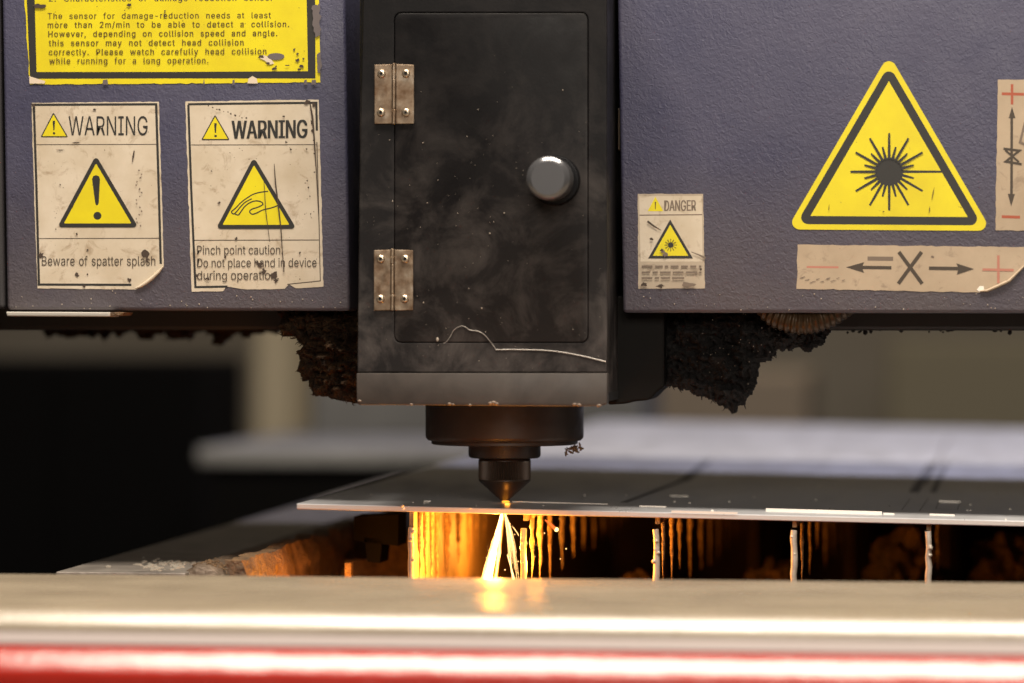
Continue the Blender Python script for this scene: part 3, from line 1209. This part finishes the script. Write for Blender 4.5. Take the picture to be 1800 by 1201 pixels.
for k in range(16):
    blot(pr, ('burn_stain', M_ink_grey), 244 + 5 * math.sin(k * 1.3), 300 + k * 6.5, 2.2, .8, k)
specks(pr, K_dirt, 22, (60, 182, 280, 500), .4, .9, 61)
pr.poly(K_dirt, jag([(55, 181), (62, 182), (61, 189), (56, 188)], .5, 3, 2))
pr.done()

bm = bmesh.new()
add_tube(bm, [FY(x, y, YC - .0012) for x, y in ((286.5, 469), (279, 478), (268, 488.5), (256, 498), (246, 504), (238, 506.5))], [.0005, .0011, .0014, .0013, .0010, .0004], 10)
link('peeled_corner', bm, M_cream, st, smooth=True)

# ---- sticker: pinch point
st = sticker('warning_sticker', cl, jag([(326, 178.5), (560, 175.5), (562, 240), (566, 400), (568.5, 504), (520, 507), (508, 500), (500, 508), (437, 509), (398, 504), (392, 512), (337, 513), (331, 340)], .4, 8, 71), M_cream)
st['label'] = 'cream warning sticker with a hand triangle and three lines of print'
pr = Print(st, YC - .0003)
pr.stroke(K_line, [(331, 184.5), (336, 330), (343.5, 505), (400, 504)], 4.0)
pr.stroke(K_line, [(330.5, 183.5), (450, 182), (556, 181), (557, 230)], 4.0)
pr.stroke(('border', M_ink_soft), [(557, 250), (561, 400), (563, 494), (505, 500)], 1.6)
pr.stroke(('border', M_ink_soft), [(336, 255), (556, 254.5)], 1.3)
pr.stroke(('border', M_ink_soft), [(341, 422.5), (561, 422)], 1.3)
small_triangle(pr, (378, 201.5), (353.5, 246.5), (404, 246.5))
pr.text(K_ink, 'WARNING', 408, 539.5, 244, 31.5, slope=-.012, bold=.035)
big = [(446, 273), (524, 404), (377, 404)]
pr.poly(K_tri_b, round_poly(inset_tri(big, 1.5), 5, 5))
pr.poly(K_tri_y, round_poly(inset_tri(big, 8.6), 1, 2))


def hp(l):
    return [(300 + x / 2.86, 160 + y / 2.86) for x, y in l]


def smooth2(pts, n=4):
    out = []
    P = [Vector(p) for p in pts]
    for i in range(len(P) - 1):
        p0, p1, p2, p3 = P[max(i - 1, 0)], P[i], P[i + 1], P[min(i + 2, len(P) - 1)]
        for k in range(n):
            u = k / n
            out.append(tuple(.5 * ((2 * p1) + (p2 - p0) * u + (2 * p0 - 5 * p1 + 4 * p2 - p3) * u * u + (3 * p1 - p0 - 3 * p2 + p3) * u ** 3)))
    out.append(tuple(P[-1]))
    return out


pr.stroke(K_sym, smooth2(hp([(490, 505), (450, 510), (415, 520), (385, 538), (355, 560), (328, 588), (306, 608), (318, 619), (334, 604), (352, 582), (375, 560), (408, 542)])), 2.2)
pr.stroke(K_sym, smooth2(hp([(322, 618), (340, 624), (354, 606), (372, 582), (398, 562), (428, 553), (455, 558), (463, 571), (440, 584), (408, 595), (397, 608), (410, 620), (432, 614), (465, 598), (500, 590), (530, 580), (547, 572)])), 2.2)
for s_, x1, by in (('Pinch point caution.', 497, 447.5), ('Do not place hand in device', 556.5, 470), ('during operation.', 490, 492)):
    pr.text(K_soft, s_, 346.5, x1, by, 15.5, slope=-.003, sp=1.0)
for x, y, r, a, an in ((456, 466, 7, 1.2, .8), (464, 478, 6, 1.1, .8), (480, 484, 9, .8, .4), (485, 494, 5, 1, 0), (548, 215, 6, .5, 0), (549, 230, 5, .5, 0), (540, 180, 5, 1.5, 0), (552, 183, 5, .8, 0), (385, 357, 3, 1, 0), (415, 420, 4, .9, 0),
                       (396, 452, 3, .7, 0), (527, 445, 3, .7, .4), (372, 301, 1.5, 1, 0), (499, 205, 2.5, 1, 0), (511, 263, 2, 1, 0), (503, 250, 2, 1.5, .6), (542, 330, 2.4, .6, 0), (545, 345, 2, .7, 0), (540, 318, 2, .7, 0), (546, 376, 2, .7, 0),
                       (553, 270, 2.5, .8, 0), (539, 262, 2, .8, 0), (346, 484, 4, 1, 0), (365, 490, 3, 1.2, 0)):
    blot(pr, K_dirt, x, y, r, a, x * 3 + y, an)
for k in range(11):
    blot(pr, K_dirt, 366 + k * 6.6 + (k % 3), 186 + k * 2.2 + (k * 37 % 5) * .5, 1.1 + (k * 17 % 4) * .4, 1.2, k + 5, .3)
pr.stroke(K_dirt, [(482, 288), (484, 320), (489, 360), (494, 404), (496, 438), (499, 478)], [1, 2.2, 2.6, 1.8, 1.4, 1.8])
pr.stroke(K_dirt, [(464, 318), (467, 370), (474, 425)], [.8, 1.5, .8])
pr.stroke(K_dirt, [(545, 182), (549, 205), (552, 240), (556, 300), (560, 380)], [2, 3.5, 2.5, 1.5, .8])
specks(pr, K_dirt, 36, (335, 185, 560, 500), .4, 1.0, 81)
specks(pr, K_dirt, 16, (335, 185, 562, 500), .6, 1.4, 82, (545, 290, 9, 90))
pr.done()

# ---- danger sticker
st = sticker('danger_sticker', cr, jag([(1121, 341), (1236, 341), (1239, 507), (1122, 508)], .25, 8, 91), M_cream_dirty, .0002)
st['label'] = 'small cream danger sticker with a dirty grey lower third'
pr = Print(st, YC - .0002)
pr.poly(('face_print', M_cream), [(1123.5, 345), (1233.5, 344.5), (1235, 460), (1126, 460)])
GI = M_ink_grey
pr.stroke(('border', GI), [(1124, 378.5), (1234, 377.5)], 2)
pr.poly(('warning_triangle', M_yellow), [(1152, 346), (1166, 371.5), (1138.5, 371.5)])
pr.stroke(('symbol_print', M_ink_yel), [(1152, 355), (1152, 368)], [2.4, 1.2])
pr.text(('lettering', M_ink_grey), 'DANGER', 1168, 1223, 371, 18.5, slope=-.01, bold=.03)
big = [(1178, 385), (1219, 455), (1138.5, 455)]
pr.poly(K_tri_b, inset_tri(big, .5))
pr.poly(K_tri_y, inset_tri(big, 5.2))
pr.disc(K_sym, (1179, 431), 5)
for k in range(12):
    a = math.pi * k / 6
    pr.stroke(('symbol_print', M_ink_yel), [(1179 + 5.2 * math.cos(a), 431 + 5.2 * math.sin(a)), (1179 + 11 * math.cos(a), 431 + 11 * math.sin(a))], 1.2)
rnd = random.Random(6)
for j, y in enumerate((468.5, 479, 489)):
    x = 1128
    while x < (1232, 1230, 1202)[j]:
        w = rnd.uniform(6, 22)
        pr.stroke(('lettering', GI), [(x, y), (min(x + w, 1233), y - .1)], 3.2)
        x += w + rnd.uniform(3, 5)
pr.stroke(K_dirt, [(1138, 389), (1150, 398), (1162, 405)], [3.5, 3, 1])
pr.stroke(('burn_stain', GI), [(1215, 443), (1228, 448), (1240, 454)], [1, 2.5, 4])
for x, y, r, a in ((1146, 420, 2.4, 1.6), (1166, 442, 5, 1), (1169, 448, 5, 1), (1163, 440, 3, 1.3), (1200, 425, 2, 1), (1132, 500, 4, 2), (1160, 503, 4, 2.5), (1210, 500, 5, 2.5), (1232, 474, 3, 1)):
    blot(pr, K_dirt if r < 5 else ('burn_stain', GI), x, y, r, a, x + y)
pr.done()

# ---- laser triangle
tri0 = [(1562.5, 95), (1743, 406), (1383, 403.5)]
st = sticker('laser_triangle', cr, round_poly(tri0, 13, 8), M_yellow)
st['label'] = 'large yellow triangle with a black laser burst'
pr = Print(st, YC - .0003)
pr.poly(K_tri_b, round_poly(inset_tri(tri0, 9.5), 12, 8))
pr.poly(K_tri_y, inset_tri(tri0, 24))
cx, cy = 1563, 302
pts = []
for k in range(48):
    a = 2 * math.pi * k / 48
    pts.append((cx + (26 + 1.6 * math.cos(k * math.pi)) * math.cos(a), cy + (26 + 1.6 * math.cos(k * math.pi)) * math.sin(a)))
pr.poly(K_sym, pts)
for k in range(12):
    a = math.pi * k / 6
    r2 = 68 if k else 93
    pr.stroke(K_sym, [(cx + 22 * math.cos(a), cy + 22 * math.sin(a)), (cx + r2 * math.cos(a), cy + r2 * math.sin(a))], [5, 3.6])
    for da in (R(15),):
        b = a + da
        pr.stroke(K_sym, [(cx + 22 * math.cos(b), cy + 22 * math.sin(b)), (cx + 45 * math.cos(b), cy + 45 * math.sin(b))], [5.5, 3.0])
for x, y, r, a, an in ((1640, 340, 1.0, 12, 1.8), (1634, 368, .9, 9, 1.7), (1457, 366, .7, 9, 1.7), (1553, 372, 2, 1, 0)):
    blot(pr, ('burn_stain', M_ink_yel), x, y, r, a, x, an)
pr.done()

# ---- X tape
st = sticker('axis_sticker', cr, jag([(1402, 430), (1840, 435), (1840, 450), (1800, 467), (1782, 488), (1764, 500), (1735, 512), (1720, 514.5), (1560, 511), (1400, 508)], .5, 9, 101), M_beige)
st['label'] = 'beige strip with an X between two arrows and a peeling corner'
pr = Print(st, YC - .0003)
KR = ('sign_print', M_red_faded)
pr.stroke(KR, [(1418, 469.5), (1474, 470)], [3.5, 3.5])
pr.stroke(K_soft, [(1512, 470.3), (1567, 471)], 6)
pr.poly(('arrow_print', M_ink_soft), [(1487, 470), (1519, 461), (1515, 470.3), (1519, 480)])
pr.stroke(('symbol_print', M_ink_grey), [(1525, 454.5), (1570, 455)], 7)
pr.stroke(K_soft, [(1580, 443), (1621, 499)], 6.5)
pr.stroke(K_soft, [(1620, 443), (1579, 499)], 6.5)
pr.stroke(K_soft, [(1633, 471.5), (1690, 472.3)], 6)
pr.poly(('arrow_print', M_ink_soft), [(1712, 473), (1681, 463), (1685, 472.3), (1682, 483)])
pr.stroke(KR, [(1727, 474), (1782, 475)], 4.5)
pr.stroke(KR, [(1755, 449), (1755, 498)], 4.5)
blot(pr, ('burn_stain', M_ink_grey), 1640, 452, 3, 1.2, 4)
pr.poly(('torn_stain', M_kerf), [(1717, 509), (1722, 503), (1729, 503), (1730, 509), (1722, 514)])
for k in range(9):
    blot(pr, ('burn_stain', M_ink_grey), 1410 + k * 9, 488 + (k * 13 % 9), 1.1, 5, k, -.3)
pr.done()

bm = bmesh.new()
add_tube(bm, [FY(x, y, YC - .0012) for x, y in ((1803, 465), (1790, 478), (1774, 494), (1752, 504), (1736, 511), (1722, 512))], [.0005, .0009, .0012, .0012, .0010, .0005], 10)
link('peeled_corner', bm, M_beige, st, smooth=True)

# ---- vertical tape
st = sticker('axis_sticker', cr, jag([(1754, 140), (1872, 141), (1870, 406), (1750, 405)], .5, 9, 111), M_beige)
st['label'] = 'beige upright strip with a double arrow, cut by the frame edge'
pr = Print(st, YC - .0003)
KR = ('sign_print', M_red)
pr.stroke(KR, [(1761, 165), (1800, 166)], 5)
pr.stroke(KR, [(1779, 148), (1779, 184)], 4.5)
pr.stroke(KR, [(1761, 381), (1793, 382)], 5)
pr.stroke(K_soft, [(1778.5, 205), (1778, 345)], 4.6)
pr.poly(('arrow_print', M_ink_soft), [(1779, 188), (1785, 208), (1773, 208)])
pr.poly(('arrow_print', M_ink_soft), [(1777.5, 363), (1771.5, 341), (1784, 341)])
pr.stroke(K_soft, [(1764, 261.5), (1792, 265), (1768, 284), (1796, 289)], 4.2)
pr.stroke(K_soft, [(1767, 264), (1791, 285)], 3.6)
pr.stroke(('symbol_print', M_ink_grey), [(1802, 215), (1793, 250), (1806, 256)], 4)
pr.done()

# bright chips and beads on the lower edges of the covers
for par, boxx, sd in ((cl, (20, 505, 610, 543), 3), (cr, (1100, 505, 1800, 546), 4)):
    bm = bmesh.new()
    rnd = random.Random(sd)
    for k in range(40):
        p = FY(rnd.uniform(boxx[0], boxx[2]), rnd.triangular(boxx[1], boxx[3], boxx[3]), YC - .0001)
        bmesh.ops.create_icosphere(bm, subdivisions=1, radius=rnd.uniform(.0002, .0006), matrix=Matrix.Translation(p))
    link('spatter_beads', bm, M_spatter, par)['kind'] = 'stuff'
# right-hand small fitting in the gap
o = link('gap_fitting', front_prism([(1076, 190), (1090, 190), (1090, 265), (1079, 262)], .09, .02, .001), mat('tan_fitting', (.22, .16, .11), .5))
tag(o, 'narrow tan fitting in the gap between the head and the laser triangle cover', 'fitting')

# ------------------------------------------------------------------ the cutting head
hd = thing('cutting_head', 'sooty black laser cutting head with a hinged door, knob and pointed nozzle', 'cutting head', FY(887, 712, .1))
HD = .24
outer = [(640, -140), (1067, -140), (1067, 655), (628, 655), (632, 300)]
hole = rrect(693.1, 22.6, 1033.9, 602.4, 12.2)
bm = bmesh.new()
# front plate with the door opening
ov = [bm.verts.new(FY(x, y, 0)) for x, y in outer]
hv = [bm.verts.new(FY(x, y, 0)) for x, y in hole]
eds = [bm.edges.new((v[i], v[(i + 1) % len(v)])) for v in (ov, hv) for i in range(len(v))]
bmesh.ops.triangle_fill(bm, use_beauty=True, edges=eds)
fc = bm.faces[:]
ret = bmesh.ops.extrude_face_region(bm, geom=fc)
bmesh.ops.translate(bm, vec=(0, .006, 0), verts=[v for v in ret['geom'] if isinstance(v, bmesh.types.BMVert)])
o = link('front_plate', bm, M_head, hd)
md = o.modifiers.new('soft_edges', 'BEVEL')
md.width = .0009
md.segments = 3
md.limit_method = 'ANGLE'
md.angle_limit = R(50)
bm = bmesh.new()
a, b_ = FY(642, 655, 0), FY(1066, 655, 0)
add_box(bm, (FY(629, 655, 0).x + .0005, .0062, zpx(706)), (b_.x - .0004, HD, zpx(-140)))
bevel(bm, .001)
link('head_body', bm, M_head, hd)
door = link('door', front_prism(rrect(694, 23.5, 1033, 601.5, 12), -.0003, .006, .0005, 3), M_head, hd, smooth=True)
low = [(626.5, 656), (1067.5, 656), (1067, 709), (1060, 713), (1040, 714), (1000, 714.5), (760, 712.5), (680, 712), (633, 712), (627, 707)]
link('bottom_cover', front_prism(low, -.0014, .012, .0008, 2), M_head_low, hd, smooth=True)
bm = bmesh.new()
add_prism(bm, [FY(627.5, 712, 0) + Vector((0, .011, .003)), FY(1066.5, 714, 0) + Vector((0, .011, .003)), FY(1066.5, 714, 0) + Vector((0, HD, .003)), FY(627.5, 712, 0) + Vector((0, HD, .003))], Vector((0, 0, .006)))
link('underside', bm, M_soot, hd)
M_bead = mat('dull_weld_bead', (.16, .115, .085), .5)
# beads on the lower lip
bm = bmesh.new()
rnd = random.Random(2)
for px, py, r in [(790, 710, .0012), (796, 711, .0009), (862, 709, .0014), (868, 708, .0017), (873, 710, .0013), (1010, 711, .0013), (1018, 712, .0014), (1053, 713, .0014), (632, 705, .0012), (826, 712, .001), (723, 711, .001)]:
    bmesh.ops.create_icosphere(bm, subdivisions=2, radius=r, matrix=Matrix.Translation(FY(px, py, -.0012)) @ Matrix.Diagonal((1.3, .6, .8, 1)))
link('weld_beads', bm, M_bead, hd, smooth=True)['kind'] = 'stuff'
bm = bmesh.new()
rnd = random.Random(14)
for k in range(130):
    px, py = rnd.uniform(640, 1060), rnd.triangular(90, 700, 560)
    if rnd.random() < .35:
        px, py = rnd.gauss(800, 60), rnd.gauss(330, 80)
    Yb = -.0014 if py > 656 else (-.0008 if 694 < px < 1033 and 24 < py < 601 else -.0001)
    s = min(.0006, .00012 * math.exp(abs(rnd.gauss(0, .65))))
    bmesh.ops.create_icosphere(bm, subdivisions=1, radius=s, matrix=Matrix.Translation(FY(px, py, Yb)))
bmesh.ops.create_icosphere(bm, subdivisions=2, radius=.0012, matrix=Matrix.Translation(FY(769, 597, -.0008)) @ Matrix.Diagonal((.8, .5, 1.3, 1)))
link('spatter_beads', bm, M_spatter, hd)['kind'] = 'stuff'


def cr5(l):
    return [(600 + x / 3.336, 380 + y / 3.336) for x, y in l]


bm = bmesh.new()
for pts, r0, r1 in ((cr5([(600, 747), (618, 735), (640, 705), (660, 668), (700, 645), (730, 652), (750, 667), (800, 675), (840, 697), (880, 745), (908, 783)]), .00014, .00026),
                    (cr5([(906, 784), (1000, 783), (1140, 785), (1220, 790), (1300, 800), (1420, 822), (1500, 842), (1552, 855)]), .00036, .00046)):
    sp = smooth2(pts, 5)
    n_ = len(sp)
    add_tube(bm, [FY(x, y, -.0009 if x < 1034 and y < 602 else -.0004) for x, y in sp], [r0 + (r1 - r0) * i / n_ for i in range(n_)], 6)
link('scratch', bm, M_scratch, hd, smooth=True)['label'] = 'long pale wavy scratch across the lower door'

# knob
kb = FY(976, 317.5, -.0006)
bm = bmesh.new()
P_ = .045
add_lathe(bm, kb, (0, -1, 0), [(.0112, .0036), (.0112, .012), (.0145, .018), (.0152, .02), (.0152, P_ - .0028), (.0150, P_ - .0023), (.0140, P_ - .0014), (.0126, P_ - .0005), (.0120, P_ - .0002), (.0116, P_), (0, P_)], 64)
link('knob', bm, M_knob, door, smooth=True, sharp=13)
bm = bmesh.new()
add_lathe(bm, kb, (0, -1, 0), [(0, 0), (.0178, 0), (.0178, .0014), (.0166, .0034), (0, .0034)], 64)
link('knob_base', bm, mat('black_gloss_plastic', (.006, .006, .007), .18), door, smooth=True)


def hinge(x0, y0, x1, y1, xk, screws):
    hg = link('hinge', front_prism([(x0, y0 + 1), (xk - 3.5, y0), (xk - 3.5, y1), (x0, y1 + .5)], -.0022, .0014, .0004), M_hinge, hd)
    bm = front_prism([(xk + 3.5, y0), (x1, y0 + 1), (x1, y1), (xk + 3.5, y1 + .5)], -.0022, .0014, .0004)
    link('hinge_leaf', bm, M_hinge, hg)
    bm = bmesh.new()
    for a, b in ((y0 - 1.5, y0 + 25), (y0 + 25.8, y0 + 78), (y0 + 78.8, y1 + 1)):
        p, q = FY(xk, a, -.0026), FY(xk - .5, b, -.0026)
        add_lathe(bm, p, q - p, [(0, 0), (.0011, 0), (.0014, .0003), (.0014, (q - p).length - .0003), (.0011, (q - p).length), (0, (q - p).length)], 16)
    link('hinge_pin', bm, M_hinge, hg, smooth=True)
    for sx, sy in screws:
        bm = bmesh.new()
        c = FY(sx, sy, -.0022)
        add_lathe(bm, c, (0, -1, 0), [(.0031, 0), (.0030, .0010), (.0025, .0019), (.0017, .0023), (.00125, .0023), (.0012, .0009), (0, .0009)], 24)
        s_ = link('screw', bm, M_screw, hg, smooth=True)
        me = s_.data
        me.materials.append(M_socket)
        for p in me.polygons:
            d = (p.center - c)
            if math.hypot(d.x, d.z) < .0012:
                p.material_index = 1
    return hg


hinge(658, 113, 727.5, 217.5, 692.5, [(671, 130), (714, 129.5), (670, 198), (714, 198)])
hinge(657, 439, 726, 545.5, 690, [(669.5, 455.5), (712.5, 455.5), (669, 525.5), (711.5, 525.5)])

# bracket beside the head, under the other cover
bm = front_prism([(1069, 520), (1168, 520), (1168, 680), (1156, 688), (1146, 699), (1138, 704), (1115, 706), (1100, 710), (1069, 712)], .085, .06, .0015)
link('side_bracket', bm, mat('bracket_black', (.004, .0035, .003), .6, spec=.15), hd)

# nozzle
AX = FY(887, 780, NZY)
k_ = (AX - EYE).dot(fwd) / FPX


def nz(y):
    return FY(887, y, NZY).z


def lathe_z(prof, n=96, rfun=None):
    bm = bmesh.new()
    add_lathe(bm, (AX.x, NZY, 0), (0, 0, 1), [(r * k_, nz(y)) for r, y in prof], n, rfun)
    return bm


link('nozzle_holder', lathe_z([(0, 700), (139, 700), (139, 766), (138, 770), (134, 774), (128.5, 774.6), (128.5, 779.5), (126, 781), (0, 781)]), M_nozzle, hd, smooth=True)
link('collar', lathe_z([(0, 781.3), (63.5, 781.3), (63.5, 800), (62, 803.5), (59, 805), (0, 805)]), M_nozzle, hd, smooth=True)
NT_ = 62


def knurl(r, h, k, a):
    return r if k % 2 else r - .0013


tip = lathe_z([(0, 805.3), (43, 805.3), (45.5, 807.5), (46, 810)], 96)
link('nozzle_ring', tip, M_tip, hd, smooth=True)
bm = lathe_z([(0, 810.2), (45.6, 810.2), (46, 812), (46, 838), (45.6, 842.5), (0, 842.5)], NT_ * 2, knurl)
link('knurled_grip', bm, M_tip, hd)
bm = lathe_z([(0, 842.7), (45.8, 842.7), (45.6, 845), (43, 847.5), (9, 878.5), (6.5, 879.5), (0, 879.5)])
link('nozzle_cone', bm, M_tip, hd, smooth=True)
# twig of spatter under the holder
bm = bmesh.new()
rnd = random.Random(33)
for k in range(26):
    px = 1003 + rnd.uniform(-9, 20)
    py = 788 - (px - 1003) * .22 + rnd.uniform(-5, 5) + 3
    bmesh.ops.create_icosphere(bm, subdivisions=1, radius=rnd.uniform(.0006, .0016), matrix=Matrix.Translation(FY(px, py, NZY - .004)) @ Matrix.Rotation(rnd.uniform(0, 3), 4, 'Y') @ Matrix.Diagonal((2.2, 1, .7, 1)))
link('spatter_twig', bm, M_crust, hd)

# ------------------------------------------------------------------ the sparks
sp = thing('spark_jet', 'glowing white and orange spark jet spraying below the nozzle tip', 'sparks', FY(886, 900, NZY))


def glow(name, col, s):
    m = bpy.data.materials.new(name)
    m.use_nodes = True
    t = m.node_tree
    t.nodes.remove(t.nodes['Principled BSDF'])
    e = t.nodes.new('ShaderNodeEmission')
    e.inputs[0].default_value = (*col, 1)
    e.inputs[1].default_value = s
    t.links.new(e.outputs[0], t.nodes['Material Output'].inputs[0])
    return m


G_core = glow('white_hot', (1, .62, .22), 16)
G_streak = glow('orange_hot', (1, .46, .10), 7)
G_thin = glow('thin_spark', (1, .54, .18), 4.5)
G_spot = glow('melt_spot', (1, .36, .03), 2.2)


def jetpts(x0, y0, x1, y1, sag=0, dyy=0.0, n=8):
    out = []
    for i in range(n + 1):
        t = i / n
        out.append(FY(x0 + (x1 - x0) * t + sag * math.sin(math.pi * t), y0 + (y1 - y0) * t, NZY - dyy * t))
    return out


bm = bmesh.new()
pts = jetpts(884, 893, 848, 1062)
add_tube(bm, pts, [.0004 + .0036 * (i / 8) ** 1.1 for i in range(9)], 14)
link('jet_core', bm, G_core, sp, smooth=True)
G_edge = glow('orange_spray', (1, .30, .02), 1.5)
for off, sx in ((-1, 841), (1, 858)):
    bm = bmesh.new()
    add_tube(bm, [p + Vector((0, .006, 0)) for p in jetpts(884 + off, 896, sx, 1062)], [.0006 + .0038 * (i / 8) for i in range(9)], 10)
    link('jet_spray', bm, G_edge, sp, smooth=True)
rnd = random.Random(3)
for k in range(17):
    u = -1 + 2 * (k + rnd.uniform(.1, .9)) / 17
    t0, t1 = rnd.choice((0, 0, rnd.uniform(.05, .45))), rnd.uniform(.7, 1)
    ex = 847 + u * 13 + (8 if u > .5 else 0)
    fx = lambda t: 884 + (ex - 884) * t
    bm = bmesh.new()
    w = rnd.uniform(.0004, .0009) * (1.2 - .5 * abs(u))
    pts = [p + Vector((0, rnd.uniform(-.004, .004), 0)) for p in jetpts(fx(t0), 895 + 170 * t0, fx(t1), 895 + 170 * t1, u * 1.5)]
    add_tube(bm, pts, [w * q for q in (.4, .6, .75, .9, 1, 1, .9, .7, .3)], 6)
    link('spark_streak', bm, G_core if abs(u) < .55 else G_streak, sp)
FAN = [(892, 975, 909, 1035, 0, .9), (896, 985, 904, 1030, 0, .7), (921, 940, 927, 957, 0, .4), (900, 925, 912, 942, 1, .4)]
rnd = random.Random(8)
for k in range(19):
    u = (k + rnd.random()) / 19
    xe = 896 + 24 * u + rnd.uniform(-2, 2)
    t0 = rnd.choice((0, 0, rnd.uniform(.1, .5)))
    t1 = min(1, t0 + rnd.uniform(.35, 1))
    sgk = 2 + 7 * u
    f = lambda t: (886 + (xe - 886) * t ** .75, 897 + 135 * t)
    FAN.append((*f(t0), *f(t1), sgk * (t1 - t0) * .6, rnd.uniform(.22, .42)))
for i, (x0, ys, x1, y1, sg, w) in enumerate(FAN):
    bm = bmesh.new()
    add_tube(bm, jetpts(x0, ys, x1, y1, sg, .01, 10), [w * .0004 * (.5 + .7 * math.sin(math.pi * (k + .6) / 11.4)) for k in range(11)], 5)
    link('spark_streak', bm, G_thin, sp)
bm = bmesh.new()
for k in range(26):
    p = FY(rnd.gauss(925, 40), rnd.uniform(915, 1015), NZY - rnd.uniform(-.03, .06))
    bmesh.ops.create_icosphere(bm, subdivisions=1, radius=rnd.uniform(.0002, .0005), matrix=Matrix.Translation(p))
bmesh.ops.create_icosphere(bm, subdivisions=2, radius=.0016, matrix=Matrix.Translation(FY(978, 931, .04)))
link('flying_drops', bm, G_thin, sp)['kind'] = 'stuff'
bm = bmesh.new()
add_tube(bm, [FY(977, 931, .04), FY(968, 922, .04), FY(958, 914, .04)], [.0013, .0009, .0004], 8)
link('falling_drop', bm, glow('red_hot', (1, .16, .03), 1.6), sp)
bm = bmesh.new()
bmesh.ops.create_icosphere(bm, subdivisions=3, radius=1, matrix=Matrix.Translation(FY(889, 882.0, NZY - .004)) @ Matrix.Diagonal((.0030, .0022, .0008, 1)))
link('melt_spot', bm, G_spot, sp, smooth=True)

for nm, loc, pw, rad in (('spark_and_fill_light', FY(868, 955, NZY - .03), 1.8, .006), ('spark_and_fill_light', FY(892, 880.5, NZY - .012), .002, .002), ('spark_and_fill_light', FY(940, 990, .06), .8, .01), ('spark_and_fill_light', FY(800, 1085, .06), 1.2, .01), ('spark_and_fill_light', FY(610, 1085, .09), .7, .01), ('spark_and_fill_light', FY(858, 985, .0), .22, .01), ('spark_and_fill_light', FY(902, 945, .32), .65, .01)):  # light of the jet, plus unseen fill points added away from it
    l = bpy.data.lights.new(nm, 'POINT')
    l.energy = pw
    l.color = (1, .34, .035)
    l.shadow_soft_size = rad
    lo = bpy.data.objects.new(nm, l)
    C.objects.link(lo)
    lo.location = loc - sp.location
    lo.parent = sp
